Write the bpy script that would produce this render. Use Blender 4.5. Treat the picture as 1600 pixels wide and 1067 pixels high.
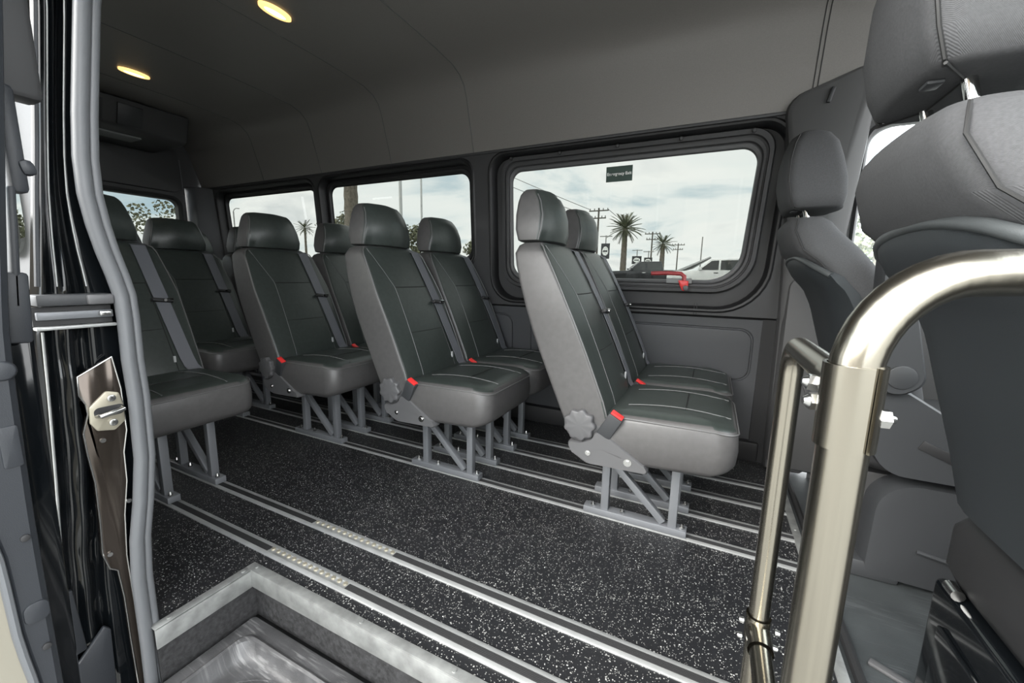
import bpy, bmesh, math, random
from mathutils import Vector, Matrix
random.seed(7)
for o in list(bpy.data.objects):
    bpy.data.objects.remove(o, do_unlink=True)
SC = bpy.context.scene
COL = SC.collection
PI = math.pi

# ------------------------------------------------------------------ camera
# x = towards the cab, y = across the van (away from the open door), z = up
cam_d = bpy.data.cameras.new('camera')
cam = bpy.data.objects.new('camera', cam_d)
COL.objects.link(cam)
cam_d.sensor_width = 36.0
cam_d.lens = 633.6 / 1600 * 36
cam_d.clip_start = 0.02
cam_d.clip_end = 2000
YAW, PIT, ROL = math.radians(26.0355), math.radians(9.246), math.radians(1.0875)
fw = Vector((-math.sin(YAW) * math.cos(PIT), math.cos(YAW) * math.cos(PIT), -math.sin(PIT)))
rt = Vector((math.cos(YAW), math.sin(YAW), 0))
up = rt.cross(fw)
r2 = math.cos(ROL) * rt + math.sin(ROL) * up
u2 = -math.sin(ROL) * rt + math.cos(ROL) * up
cam.matrix_world = Matrix(((r2.x, u2.x, -fw.x, 0), (r2.y, u2.y, -fw.y, 0), (r2.z, u2.z, -fw.z, 0.87), (0, 0, 0, 1)))
SC.camera = cam

# ------------------------------------------------------------------ view, sky and sun
SC.view_settings.view_transform = 'Standard'
SC.view_settings.look = 'None'
SC.view_settings.gamma = 1.0
SC.view_settings.use_curve_mapping = False
SC.view_settings.exposure = 0.0
SKY = 7.5
SUN = 7.5

def nn(nt, typ, **kw):
    n = nt.nodes.new(typ)
    for k, v in kw.items():
        setattr(n, k, v)
    return n

def mathn(nt, op, a, b=None, c=None):
    n = nn(nt, 'ShaderNodeMath', operation=op)
    for i, x in enumerate((a, b, c)):
        if x is None:
            continue
        if isinstance(x, (int, float)):
            n.inputs[i].default_value = x
        else:
            nt.links.new(x, n.inputs[i])
    return n.outputs[0]

def ramp(nt, fac, stops):
    n = nn(nt, 'ShaderNodeValToRGB')
    cr = n.color_ramp
    while len(cr.elements) < len(stops):
        cr.elements.new(0.5)
    for e, (p, c) in zip(cr.elements, stops):
        e.position = p
        e.color = (*c, 1) if len(c) == 3 else c
    nt.links.new(fac, n.inputs[0])
    return n.outputs[0]

w = bpy.data.worlds.new('sky')
SC.world = w
w.use_nodes = True
nt = w.node_tree
nt.nodes.clear()
tc = nn(nt, 'ShaderNodeTexCoord')
sep = nn(nt, 'ShaderNodeSeparateXYZ')
nt.links.new(tc.outputs['Generated'], sep.inputs[0])
zz = mathn(nt, 'ADD', mathn(nt, 'MAXIMUM', sep.outputs[2], 0.0), 0.18)
cmb = nn(nt, 'ShaderNodeCombineXYZ')
nt.links.new(mathn(nt, 'DIVIDE', sep.outputs[0], zz), cmb.inputs[0])
nt.links.new(mathn(nt, 'DIVIDE', sep.outputs[1], zz), cmb.inputs[1])
nz = nn(nt, 'ShaderNodeTexNoise')
nz.inputs['Scale'].default_value = 0.85
nz.inputs['Detail'].default_value = 7
nz.inputs['Roughness'].default_value = 0.55
nz.inputs['Distortion'].default_value = 0.4
nt.links.new(cmb.outputs[0], nz.inputs['Vector'])
cl = ramp(nt, nz.outputs[0], [(0.30, (0.36, 0.54, 0.68)), (0.40, (0.62, 0.72, 0.78)), (0.47, (0.92, 0.95, 0.96)), (0.56, (1.0, 1.0, 1.0)), (0.66, (0.78, 0.80, 0.82)), (0.8, (0.95, 0.96, 0.97))])
bg = nn(nt, 'ShaderNodeBackground')
bg.inputs['Strength'].default_value = SKY
nt.links.new(cl, bg.inputs['Color'])
wo = nn(nt, 'ShaderNodeOutputWorld')
nt.links.new(bg.outputs[0], wo.inputs[0])

sun_d = bpy.data.lights.new('sun', 'SUN')
sun_d.energy = SUN
sun_d.angle = math.radians(45)
sun_d.color = (1.0, 0.96, 0.90)
sun = bpy.data.objects.new('sun', sun_d)
COL.objects.link(sun)
sun.rotation_euler = Vector((-0.42, -0.78, 0.50)).to_track_quat('Z', 'Y').to_euler()

# ------------------------------------------------------------------ materials
def mat(name, col, rough=0.5, metal=0.0, spec=0.5, bump=0.0, bscale=200.0, var=0.0, vscale=8.0, coat=0.0, kind='noise', stretch=None, emit=None, aniso=0.0):
    m = bpy.data.materials.new(name)
    m.use_nodes = True
    t = m.node_tree
    b = t.nodes['Principled BSDF']
    b.inputs['Base Color'].default_value = (*col, 1)
    b.inputs['Roughness'].default_value = rough
    b.inputs['Metallic'].default_value = metal
    b.inputs['Specular IOR Level'].default_value = spec
    b.inputs['Coat Weight'].default_value = coat
    b.inputs['Coat Roughness'].default_value = 0.05
    co = nn(t, 'ShaderNodeTexCoord')
    src = co.outputs['Object']
    if stretch:
        mp = nn(t, 'ShaderNodeMapping')
        mp.inputs['Scale'].default_value = stretch
        t.links.new(src, mp.inputs['Vector'])
        src = mp.outputs[0]
    if var:
        n = nn(t, 'ShaderNodeTexNoise')
        n.inputs['Scale'].default_value = vscale
        n.inputs['Detail'].default_value = 5
        t.links.new(src, n.inputs['Vector'])
        lo = tuple(c * (1 - var) for c in col)
        hi = tuple(min(1, c * (1 + var)) for c in col)
        t.links.new(ramp(t, n.outputs[0], [(0.3, lo), (0.7, hi)]), b.inputs['Base Color'])
    if bump:
        if kind == 'noise':
            n = nn(t, 'ShaderNodeTexNoise')
            n.inputs['Scale'].default_value = bscale
            n.inputs['Detail'].default_value = 3
            h = n.outputs[0]
        elif kind == 'voronoi':
            n = nn(t, 'ShaderNodeTexVoronoi')
            n.inputs['Scale'].default_value = bscale
            h = n.outputs['Distance']
        else:
            n = nn(t, 'ShaderNodeTexWave')
            n.wave_type = 'BANDS'
            n.bands_direction = 'DIAGONAL'
            n.inputs['Scale'].default_value = bscale
            n.inputs['Distortion'].default_value = 0.6
            h = n.outputs['Fac']
        t.links.new(src, n.inputs['Vector'])
        bp = nn(t, 'ShaderNodeBump')
        bp.inputs['Strength'].default_value = bump
        bp.inputs['Distance'].default_value = 0.002
        t.links.new(h, bp.inputs['Height'])
        t.links.new(bp.outputs[0], b.inputs['Normal'])
    if emit:
        b.inputs['Emission Color'].default_value = (*emit[0], 1)
        b.inputs['Emission Strength'].default_value = emit[1]
    return m

M = {}
M['leather'] = mat('leather_window_green', (0.031, 0.038, 0.035), 0.36, spec=0.55, bump=0.12, bscale=28, var=0.12, vscale=60)  # green light from the windows is put into this front-face colour
M['leather_side'] = mat('leather_side_door_lit', (0.072, 0.070, 0.070), 0.42, spec=0.5, bump=0.10, bscale=24, var=0.08, vscale=50)  # paler copy of the seat leather, door light put into its colour
M['piping'] = mat('grey_piping', (0.11, 0.11, 0.11), 0.4)
M['stitch'] = mat('dark_seam', (0.013, 0.013, 0.013), 0.6)
M['stitch_light'] = mat('pale_seam', (0.10, 0.105, 0.105), 0.6)
M['belt'] = mat('grey_webbing', (0.12, 0.125, 0.14), 0.5, bump=0.3, bscale=900, stretch=(1, 12, 1))
M['plastic'] = mat('charcoal_plastic', (0.036, 0.038, 0.041), 0.45, bump=0.12, bscale=900)
M['plastic_grey'] = mat('grey_plastic', (0.085, 0.085, 0.088), 0.42, bump=0.10, bscale=700)
M['wall'] = mat('wall_vinyl', (0.060, 0.062, 0.067), 0.52, bump=0.12, bscale=800, var=0.06, vscale=3)
M['wall_up'] = mat('wall_trim_black', (0.050, 0.050, 0.052), 0.5, bump=0.1, bscale=800)
M['headliner'] = mat('headliner_fabric', (0.21, 0.198, 0.188), 0.42, spec=0.45, bump=0.22, bscale=420, var=0.05, vscale=260)
M['pillar'] = mat('pillar_plastic', (0.075, 0.075, 0.076), 0.5, bump=0.1, bscale=700)
M['fabric'] = mat('woven_seat_cloth', (0.070, 0.071, 0.074), 0.8, spec=0.25, bump=0.25, bscale=420, kind='wave', var=0.10, vscale=300)
M['shell'] = mat('grained_seat_shell', (0.026, 0.030, 0.033), 0.48, bump=0.22, bscale=1300, kind='voronoi')
M['shell_rim'] = mat('satin_shell_rim', (0.060, 0.066, 0.068), 0.42, bump=0.2, bscale=1300)
M['alu'] = mat('aluminium', (0.37, 0.378, 0.374), 0.42, metal=0.45, bump=0.05, bscale=60, var=0.12, vscale=18)
M['galv'] = mat('galvanised_steel', (0.34, 0.348, 0.34), 0.42, metal=0.6, var=0.25, vscale=26, bump=0.06, bscale=60)
M['insert'] = mat('ribbed_rubber_insert', (0.028, 0.028, 0.029), 0.45)
M['steel'] = mat('grey_powder_coat', (0.17, 0.178, 0.19), 0.38, metal=0.25, bump=0.05, bscale=400)
M['bolt'] = mat('zinc_bolt', (0.5, 0.5, 0.49), 0.25, metal=1.0)
M['inox'] = mat('brushed_stainless', (0.31, 0.288, 0.24), 0.25, metal=1.0, bump=0.06, bscale=120, stretch=(1, 1, 0.03))  # warm yellow reflections are put into the tint of the steel
M['chrome'] = mat('chrome', (0.55, 0.55, 0.54), 0.08, metal=1.0)
M['seal'] = mat('rubber_seal', (0.105, 0.11, 0.117), 0.42, bump=0.15, bscale=260, stretch=(1, 1, 3))
M['rubber'] = mat('black_rubber', (0.02, 0.02, 0.021), 0.5)
M['gloss'] = mat('black_paint', (0.004, 0.005, 0.006), 0.10, coat=0.3, spec=0.35, bump=0.05, bscale=6)
M['jamb_mirror'] = mat('black_jamb_brown_reflection', (0.075, 0.062, 0.052), 0.13, metal=0.75, coat=0.2, bump=0.22, bscale=9)  # black gloss paint with the brown outdoor reflection put into its colour
M['striker'] = mat('yellow_zinc_plate', (0.42, 0.39, 0.31), 0.32, metal=0.6)
M['recess'] = mat('recess_black', (0.012, 0.012, 0.013), 0.5)
M['red_dull'] = mat('dull_red_plastic', (0.36, 0.045, 0.05), 0.4)
M['door_trim'] = mat('door_trim_plastic', (0.020, 0.0225, 0.027), 0.5, bump=0.12, bscale=700)
M['red'] = mat('red_plastic', (0.72, 0.035, 0.035), 0.35)
M['white'] = mat('white_tag', (0.4, 0.41, 0.42), 0.6)
M['sign'] = mat('green_sign_film', (0.05, 0.082, 0.07), 0.4)
M['letter'] = mat('white_lettering', (0.86, 0.88, 0.86), 0.5)
M['riser'] = mat('dark_step_riser', (0.026, 0.026, 0.027), 0.6, bump=0.5, bscale=260, var=0.5, vscale=90)
M['tray'] = mat('scuffed_step_tray', (0.055, 0.055, 0.057), 0.40, bump=0.25, bscale=300, var=0.35, vscale=14)
M['cabmat'] = mat('cab_rubber_mat', (0.045, 0.050, 0.052), 0.45, bump=0.35, bscale=420, var=0.2, vscale=10)
M['lamp'] = mat('warm_lamp_lens', (0.9, 0.75, 0.45), 0.3, emit=((1.0, 0.62, 0.22), 1.6))
M['lamp_core'] = mat('warm_lamp_core', (0.9, 0.8, 0.6), 0.3, emit=((1.0, 0.80, 0.45), 4.0))
M['cream'] = mat('cream_body_paint', (0.22, 0.205, 0.165), 0.3, coat=0.5)
M['acpanel'] = mat('ac_grille_panel', (0.20, 0.21, 0.21), 0.5)
M['asphalt'] = mat('asphalt', (0.22, 0.22, 0.21), 0.9, var=0.3, vscale=1.5)
M['bark'] = mat('palm_bark', (0.17, 0.15, 0.12), 0.9, bump=1.0, bscale=20, var=0.45, vscale=6)
M['frond'] = mat('palm_frond', (0.13, 0.145, 0.09), 0.6, var=0.3, vscale=2)
M['leaf'] = mat('tree_leaf', (0.20, 0.205, 0.13), 0.6, var=0.4, vscale=1.2)  # leaf tone lifted so the colour carries the haze
M['pole'] = mat('grey_pole', (0.30, 0.30, 0.29), 0.6)
M['pole_white'] = mat('white_pole', (0.62, 0.63, 0.62), 0.5)
M['wood'] = mat('weathered_pole_wood', (0.11, 0.10, 0.085), 0.9)
M['carblack'] = mat('dark_car_paint', (0.02, 0.021, 0.024), 0.2, coat=0.6)
M['carwhite'] = mat('white_car_paint', (0.75, 0.76, 0.75), 0.25, coat=0.5)
M['carsilver'] = mat('silver_car_paint', (0.52, 0.53, 0.53), 0.3, coat=0.5)
M['carglass'] = mat('car_window', (0.06, 0.065, 0.065), 0.1)
M['beige'] = mat('beige_render', (0.34, 0.28, 0.21), 0.9, var=0.1, vscale=1)
M['tyre'] = mat('tyre_rubber', (0.02, 0.02, 0.02), 0.8)

def scuff(m, hi):
    t = m.node_tree
    b = t.nodes['Principled BSDF']
    co = nn(t, 'ShaderNodeTexCoord')
    base = b.inputs['Base Color'].links[0].from_socket
    acc = None
    for rot, sc in ((0.6, (14, 160, 1)), (-0.5, (11, 140, 1))):
        mp = nn(t, 'ShaderNodeMapping')
        mp.inputs['Rotation'].default_value = (0, 0, rot)
        mp.inputs['Scale'].default_value = sc
        t.links.new(co.outputs['Object'], mp.inputs['Vector'])
        n = nn(t, 'ShaderNodeTexNoise')
        n.inputs['Scale'].default_value = 1.0
        n.inputs['Detail'].default_value = 4
        t.links.new(mp.outputs[0], n.inputs['Vector'])
        v = ramp(t, n.outputs[0], [(0.56, (0, 0, 0)), (0.68, (1, 1, 1))])
        acc = v if acc is None else mathn(t, 'MAXIMUM', acc, v)
    n2 = nn(t, 'ShaderNodeTexNoise')
    n2.inputs['Scale'].default_value = 7
    t.links.new(co.outputs['Object'], n2.inputs['Vector'])
    f = mathn(t, 'MULTIPLY', acc, ramp(t, n2.outputs[0], [(0.42, (0, 0, 0)), (0.62, (0.8, 0.8, 0.8))]))
    mx = nn(t, 'ShaderNodeMix', data_type='RGBA')
    t.links.new(f, mx.inputs[0])
    t.links.new(base, mx.inputs[6])
    mx.inputs[7].default_value = (*hi, 1)
    t.links.new(mx.outputs[2], b.inputs['Base Color'])
scuff(M['tray'], (0.17, 0.17, 0.17))
scuff(M['cabmat'], (0.09, 0.095, 0.10))

def floor_mat():
    m = mat('speckled_vinyl', (0.011, 0.0115, 0.013), 0.45, spec=0.4, bump=0.25, bscale=500)
    t = m.node_tree
    b = t.nodes['Principled BSDF']
    co = nn(t, 'ShaderNodeTexCoord')
    last = None
    wn = nn(t, 'ShaderNodeTexNoise')
    wn.inputs['Scale'].default_value = 260
    t.links.new(co.outputs['Object'], wn.inputs['Vector'])
    off = nn(t, 'ShaderNodeVectorMath', operation='MULTIPLY_ADD')
    off.inputs[1].default_value = (0.0022, 0.0022, 0.0022)
    t.links.new(wn.outputs['Color'], off.inputs[0])
    t.links.new(co.outputs['Object'], off.inputs[2])
    for sc, thr, lo in ((150, 0.22, 0.55), (270, 0.24, 0.42)):
        v = nn(t, 'ShaderNodeTexVoronoi')
        v.inputs['Scale'].default_value = sc
        t.links.new(off.outputs[0], v.inputs['Vector'])
        s = nn(t, 'ShaderNodeSeparateColor')
        t.links.new(v.outputs['Color'], s.inputs[0])
        size = mathn(t, 'MULTIPLY', s.outputs[1], thr * 1.6)
        on = mathn(t, 'MULTIPLY', mathn(t, 'LESS_THAN', v.outputs['Distance'], size), mathn(t, 'GREATER_THAN', s.outputs[0], lo))
        br = mathn(t, 'MULTIPLY', on, mathn(t, 'ADD', mathn(t, 'MULTIPLY', s.outputs[2], 0.7), 0.3))
        last = br if last is None else mathn(t, 'MAXIMUM', last, br)
    t.links.new(ramp(t, last, [(0.0, (0.011, 0.0115, 0.013)), (1.0, (0.66, 0.66, 0.63))]), b.inputs['Base Color'])
    return m
M['floor'] = floor_mat()

def glass_mat(name, tint, refl=1.0):
    m = bpy.data.materials.new(name)
    m.use_nodes = True
    t = m.node_tree
    t.nodes.clear()
    tr = nn(t, 'ShaderNodeBsdfTransparent')
    tr.inputs[0].default_value = (*tint, 1)
    gl = nn(t, 'ShaderNodeBsdfGlossy')
    gl.inputs['Roughness'].default_value = 0.0
    ge = nn(t, 'ShaderNodeNewGeometry')
    dt_ = nn(t, 'ShaderNodeVectorMath', operation='DOT_PRODUCT')
    t.links.new(ge.outputs['Normal'], dt_.inputs[0])
    t.links.new(ge.outputs['Incoming'], dt_.inputs[1])
    ca = mathn(t, 'SUBTRACT', 1.0, mathn(t, 'ABSOLUTE', dt_.outputs['Value']))
    fr_ = mathn(t, 'ADD', mathn(t, 'MULTIPLY', mathn(t, 'POWER', ca, 5.0), 0.96), 0.04)
    mx = nn(t, 'ShaderNodeMixShader')
    t.links.new(mathn(t, 'MULTIPLY', fr_, refl), mx.inputs[0])
    t.links.new(tr.outputs[0], mx.inputs[1])
    t.links.new(gl.outputs[0], mx.inputs[2])
    o = nn(t, 'ShaderNodeOutputMaterial')
    t.links.new(mx.outputs[0], o.inputs[0])
    return m
M['tint'] = glass_mat('tinted_green_glass', (0.338, 0.346, 0.336), 0.45)
M['clear'] = glass_mat('clear_cab_glass', (0.93, 0.95, 0.94))

# ------------------------------------------------------------------ geometry helpers
class MB:
    def __init__(s):
        s.v, s.f = [], []
    def add(s, vs, fs):
        o = len(s.v)
        s.v += [tuple(p) for p in vs]
        s.f += [tuple(i + o for i in f) for f in fs]
        return s
    def box(s, x0, x1, y0, y1, z0, z1):
        vs = [(x, y, z) for x in (x0, x1) for y in (y0, y1) for z in (z0, z1)]
        return s.add(vs, [(0, 1, 3, 2), (4, 6, 7, 5), (0, 4, 5, 1), (2, 3, 7, 6), (0, 2, 6, 4), (1, 5, 7, 3)])
    def bar(s, a, b, wx, wy, side=Vector((0, 1, 0))):
        a, b = Vector(a), Vector(b)
        d = (b - a).normalized()
        y = (side - d * side.dot(d)).normalized()
        x = y.cross(d)
        vs = [p + x * (i * wx / 2) + y * (j * wy / 2) for p in (a, b) for i, j in ((-1, -1), (1, -1), (1, 1), (-1, 1))]
        return s.add(vs, [(0, 1, 5, 4), (1, 2, 6, 5), (2, 3, 7, 6), (3, 0, 4, 7), (3, 2, 1, 0), (4, 5, 6, 7)])
    def loft(s, rings, cap0=True, cap1=True, closed=True):
        n = len(rings[0])
        vs = [p for r in rings for p in r]
        fs = []
        for i in range(len(rings) - 1):
            for j in range(n if closed else n - 1):
                k = (j + 1) % n
                fs.append((i * n + j, i * n + k, (i + 1) * n + k, (i + 1) * n + j))
        for cap, i in ((cap0, 0), (cap1, len(rings) - 1)):
            if cap:
                c = sum((Vector(p) for p in rings[i]), Vector()) / n
                vs.append(c)
                ci = len(vs) - 1
                for j in range(n):
                    fs.append((i * n + j, i * n + (j + 1) % n, ci))
        return s.add(vs, fs)
    def tube(s, path, r, n=8, caps=True, ry=None):
        P = [Vector(p) for p in path]
        rings = []
        prev = None
        for i, p in enumerate(P):
            d = (P[min(i + 1, len(P) - 1)] - P[max(i - 1, 0)]).normalized()
            if prev is None:
                h = Vector((0, 0, 1)) if abs(d.z) < 0.9 else Vector((1, 0, 0))
                a = d.cross(h).normalized()
            else:
                a = (prev - d * prev.dot(d)).normalized()
            prev = a
            b = d.cross(a)
            rr = r[i] if isinstance(r, (list, tuple)) else r
            r2_ = rr if ry is None else ry
            rings.append([p + a * (rr * math.cos(2 * PI * k / n)) + b * (r2_ * math.sin(2 * PI * k / n)) for k in range(n)])
        return s.loft(rings, caps, caps)
    def cyl(s, a, b, r, n=12, r1=None):
        return s.tube([a, b], [r, r if r1 is None else r1], n)
    def prism(s, poly, axis, a0, a1):
        def P(u, v, a):
            return {'y': (u, a, v), 'x': (a, u, v), 'z': (u, v, a)}[axis]
        return s.loft([[P(u, v, a0) for u, v in poly], [P(u, v, a1) for u, v in poly]])
    def grid(s, rows):
        n = len(rows[0])
        vs = [p for r in rows for p in r]
        return s.add(vs, [(i * n + j, i * n + j + 1, (i + 1) * n + j + 1, (i + 1) * n + j) for i in range(len(rows) - 1) for j in range(n - 1)])
    def build(s, name, m, parent=None, ang=38, bevel=0.0, seg=2, kind=None, label=None, second=None):
        me = bpy.data.meshes.new(name)
        me.from_pydata(s.v, [], s.f)
        bm = bmesh.new()
        bm.from_mesh(me)
        bmesh.ops.remove_doubles(bm, verts=bm.verts, dist=1e-6)
        bmesh.ops.recalc_face_normals(bm, faces=bm.faces)
        if bevel:
            es = [e for e in bm.edges if len(e.link_faces) == 2 and e.calc_face_angle(0) > math.radians(30)]
            bmesh.ops.bevel(bm, geom=es, offset=bevel, segments=seg, affect='EDGES', profile=0.5, clamp_overlap=True)
        for f in bm.faces:
            f.smooth = True
        for e in bm.edges:
            if len(e.link_faces) == 2 and e.calc_face_angle(0) > math.radians(ang):
                e.smooth = False
        bm.to_mesh(me)
        bm.free()
        me.materials.append(m)
        if second:
            me.materials.append(second[0])
            for p in me.polygons:
                if second[1](p.normal, p.center):
                    p.material_index = 1
        o = bpy.data.objects.new(name, me)
        COL.objects.link(o)
        if parent:
            o.parent = parent
        if kind:
            o['kind'] = kind
        if label:
            o['label'] = label
        return o

def thing(name, label, cat, loc=(0, 0, 0), rz=0.0, group=None):
    o = bpy.data.objects.new(name, None)
    COL.objects.link(o)
    o.empty_display_size = 0.1
    o.location = loc
    o.rotation_euler = (0, 0, rz)
    o['label'] = label
    o['category'] = cat
    if group:
        o['group'] = group
    return o

def tag(o, label, cat, group=None):
    o['label'] = label
    o['category'] = cat
    if group:
        o['group'] = group
    return o

def copy_tree(o, parent=None, loc=None, label=None):
    c = o.copy()
    COL.objects.link(c)
    c.parent = parent
    if loc is not None:
        c.location = loc
    if label:
        c['label'] = label
    for ch in list(o.children):
        copy_tree(ch, c)
    return c

def roundpoly(corners, n=6):
    """corners: (u, v, r) counter-clockwise; constant vertex count"""
    out = []
    N = len(corners)
    for i in range(N):
        p0, p, p1 = (Vector(corners[(i + k) % N][:2]) for k in (-1, 0, 1))
        r = corners[i][2]
        a, b = (p0 - p).normalized(), (p1 - p).normalized()
        half = math.acos(max(-1, min(1, a.dot(b)))) / 2
        t = r / math.tan(half)
        c = p + (a + b).normalized() * (r / math.sin(half))
        A, B = p + a * t - c, p + b * t - c
        a0 = math.atan2(A.y, A.x)
        d = math.atan2(B.y, B.x) - a0
        while d > PI: d -= 2 * PI
        while d < -PI: d += 2 * PI
        for k in range(n + 1):
            g = a0 + d * k / n
            out.append((c.x + r * math.cos(g), c.y + r * math.sin(g)))
    return out

def rr(x0, x1, z0, z1, r, n=6):
    if isinstance(r, (int, float)):
        r = (r,) * 4
    return roundpoly([(x0, z0, r[0]), (x1, z0, r[1]), (x1, z1, r[2]), (x0, z1, r[3])], n)

def fill_with_holes(outer, holes, fn):
    bm = bmesh.new()
    es = []
    for loop in [outer] + holes:
        vs = [bm.verts.new((u, v, 0)) for u, v in loop]
        for i in range(len(vs)):
            es.append(bm.edges.new((vs[i], vs[(i + 1) % len(vs)])))
    bmesh.ops.triangle_fill(bm, edges=es, use_beauty=True, use_dissolve=False)
    bm.verts.index_update()
    V = [fn(v.co.x, v.co.y) for v in bm.verts]
    F = [tuple(v.index for v in f.verts) for f in bm.faces]
    bm.free()
    return V, F

# ------------------------------------------------------------------ the setting: floor
XR, XF = -4.04, 1.5
m_ = MB()
m_.add([(XR, 0.64, 0), (XF * 0 + 0.322, 0.64, 0), (0.322, 2.26, 0), (XR, 2.26, 0)], [(0, 1, 2, 3)])
m_.add([(XR, 0.30, 0), (-1.22, 0.30, 0), (-1.22, 0.40, 0), (-1.155, 0.40, 0), (-1.155, 0.64, 0), (XR, 0.64, 0)], [(0, 1, 2, 3, 4, 5)])
m_.add([(0.03, 0.30, 0), (0.322, 0.30, 0), (0.322, 0.64, 0), (0.03, 0.64, 0)], [(0, 1, 2, 3)])
floor = m_.build('floor', M['floor'], kind='structure')
# step well risers
m_ = MB().box(-1.165, 0.04, 0.64, 0.66, -0.16, -0.001).box(-1.165, -1.155, 0.40, 0.66, -0.16, -0.001).box(0.03, 0.045, 0.36, 0.66, -0.16, -0.001)
m_.build('step_riser', M['riser'], floor)
# underfloor body that carries it all
MB().box(XR, XF, 0.32, 2.26, -0.30, -0.20).build('floor_underbody', M['rubber'], kind='structure')

# cab floor, slightly lower mat with a dark lip
m_ = MB().box(0.346, XF, 0.35, 2.26, -0.05, -0.012)
cabf = m_.build('floor_cab', M['cabmat'], kind='structure')
MB().tube([(0.372, 0.45, -0.008), (0.372, 2.1, -0.008)], 0.012, 8).build('mat_edge', M['rubber'], cabf)
MB().bar((0.405, 1.115, -0.008), (0.52, 1.05, -0.008), 0.02, 0.010, Vector((0, 0, 1))).build('mat_clip', M['plastic_grey'], cabf, bevel=0.004)

# galvanised strip along the floor's front edge
st = MB().box(0.322, 0.347, 0.37, 2.1, -0.012, 0.004).build('threshold_strip', M['galv'], bevel=0.001)
tag(st, 'flat galvanised strip across the floor edge before the cab mat', 'floor strip')
for y in (0.8, 1.2, 1.62, 1.84, 2.02):
    MB().cyl((0.335, y, 0.004), (0.335, y, 0.0065), 0.006, 10).build('screw', M['galv'], st)

# step nosing: two mitred angle trims
def nosing_x(x0, x1):
    b = MB()
    b.box(x0, x1, 0.627, 0.652, 0.0, 0.004)
    b.box(x0 + 0.012, x1, 0.625, 0.629, -0.052, 0.0035)
    return b
ns = nosing_x(-1.168, 0.03).build('step_nosing', M['galv'], bevel=0.0008)
tag(ns, 'long galvanised angle trim along the step well edge beside the tracks', 'step trim')
for x in (-1.14, -0.72, -0.44, -0.1):
    MB().cyl((x, 0.641, 0.004), (x, 0.641, 0.0062), 0.0055, 10).build('screw', M['galv'], ns)
b = MB().box(-1.168, -1.143, 0.395, 0.627, 0.0, 0.004).box(-1.147, -1.143, 0.395, 0.625, -0.052, 0.0035)
n2 = b.build('step_nosing', M['galv'], bevel=0.0008)
tag(n2, 'short galvanised angle trim at the rear end of the step well', 'step trim')
for y in (0.43, 0.612):
    MB().cyl((-1.157, y, 0.004), (-1.157, y, 0.0062), 0.0055, 10).build('screw', M['galv'], n2)

# step tray: rim and sunk tread
def tray_ring(d, z, r):
    return [(u, v, z) for u, v in rr(-1.14 + d, 0.02 - d, 0.24 + d, 0.622 - d, r, 6)]
b = MB().loft([tray_ring(0.0, -0.165, 0.012), tray_ring(0.0, -0.145, 0.012), tray_ring(0.006, -0.142, 0.015), tray_ring(0.040, -0.144, 0.030), tray_ring(0.045, -0.137, 0.034), tray_ring(0.050, -0.135, 0.038), tray_ring(0.056, -0.139, 0.042), tray_ring(0.066, -0.170, 0.048), tray_ring(0.076, -0.180, 0.056), tray_ring(0.09, -0.182, 0.06)], False, True)
tray = b.build('step_tray', M['tray'])
tag(tray, 'scuffed black moulded step tray at the bottom of the step well', 'step')
b = MB()
for i in range(11):
    ra = 0.07 + i * 0.009
    b.tube([(-0.84 + 1.3 * ra * math.cos(2 * PI * k / 40), 0.425 + 0.80 * ra * math.sin(2 * PI * k / 40), -0.1815) for k in range(41)], 0.0022, 5)
b.build('tread_ribs', M['tray'], tray)

# ------------------------------------------------------------------ floor tracks
def track(y0, x0, x1, label, expo=None):
    t = thing('floor_track', label, 'floor rail', (0, y0, 0), group='aluminium floor tracks')
    b = MB()
    # flanges with raised lips, U section
    prof = [(0, 0), (0, 0.003), (0.002, 0.0045), (0.013, 0.0045), (0.0135, 0.002), (0.0335, 0.002), (0.034, 0.0045), (0.044, 0.0045), (0.046, 0.003), (0.046, 0)]
    b.loft([[(x0, y, z) for y, z in prof], [(x1, y, z) for y, z in prof]])
    b.build('track_body', M['alu'], t)
    segs = [(x0, x1)] if not expo else [(x0, expo[0]), (expo[1], x1)]
    for a, c in segs:
        ins = MB().box(a, c, 0.0138, 0.0332, 0.0015, 0.0042).build('rubber_insert', M['insert'], t)
        rb = MB()
        for k in range(5):
            yy = 0.0155 + k * 0.0038
            rb.box(a, c, yy, yy + 0.0016, 0.0042, 0.005)
        rb.build('insert_ribs', M['insert'], ins)
    if expo:
        n = 14
        for k in range(n):
            x = expo[0] + 0.012 + (expo[1] - expo[0] - 0.024) * k / (n - 1)
            MB().cyl((x, 0.0285, 0.0018), (x, 0.0285, 0.0062), 0.0072, 10, 0.0060).build('lock_stud', M['striker'], t)
        MB().box(expo[0], expo[1], 0.0138, 0.021, 0.0015, 0.0028).build('track_channel', M['galv'], t)
    return t
track(0.686, -3.8, 0.322, 'aluminium floor track nearest the step well, studs bared midway', (-1.185, -0.845))
track(0.847, -3.8, 0.322, 'second aluminium floor track from the step well, with bared studs', (-1.185, -0.82))
track(1.376, -3.8, 0.322, 'third aluminium floor track, bordering the far side of the aisle')
track(1.538, -3.8, 0.322, 'fourth aluminium floor track, just behind the aisle edge track')
track(1.716, -3.8, 0.322, 'fifth aluminium floor track, under the near side of window seats')
track(1.888, -3.8, 0.322, 'sixth aluminium floor track, closest to the far wall')

# ------------------------------------------------------------------ left wall (far side) with windows
def wy(z):
    return 2.163 - (z - 0.694) * 0.066

def wp(x, z, off=0.0):
    return (x, wy(z) + off, z)

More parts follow.
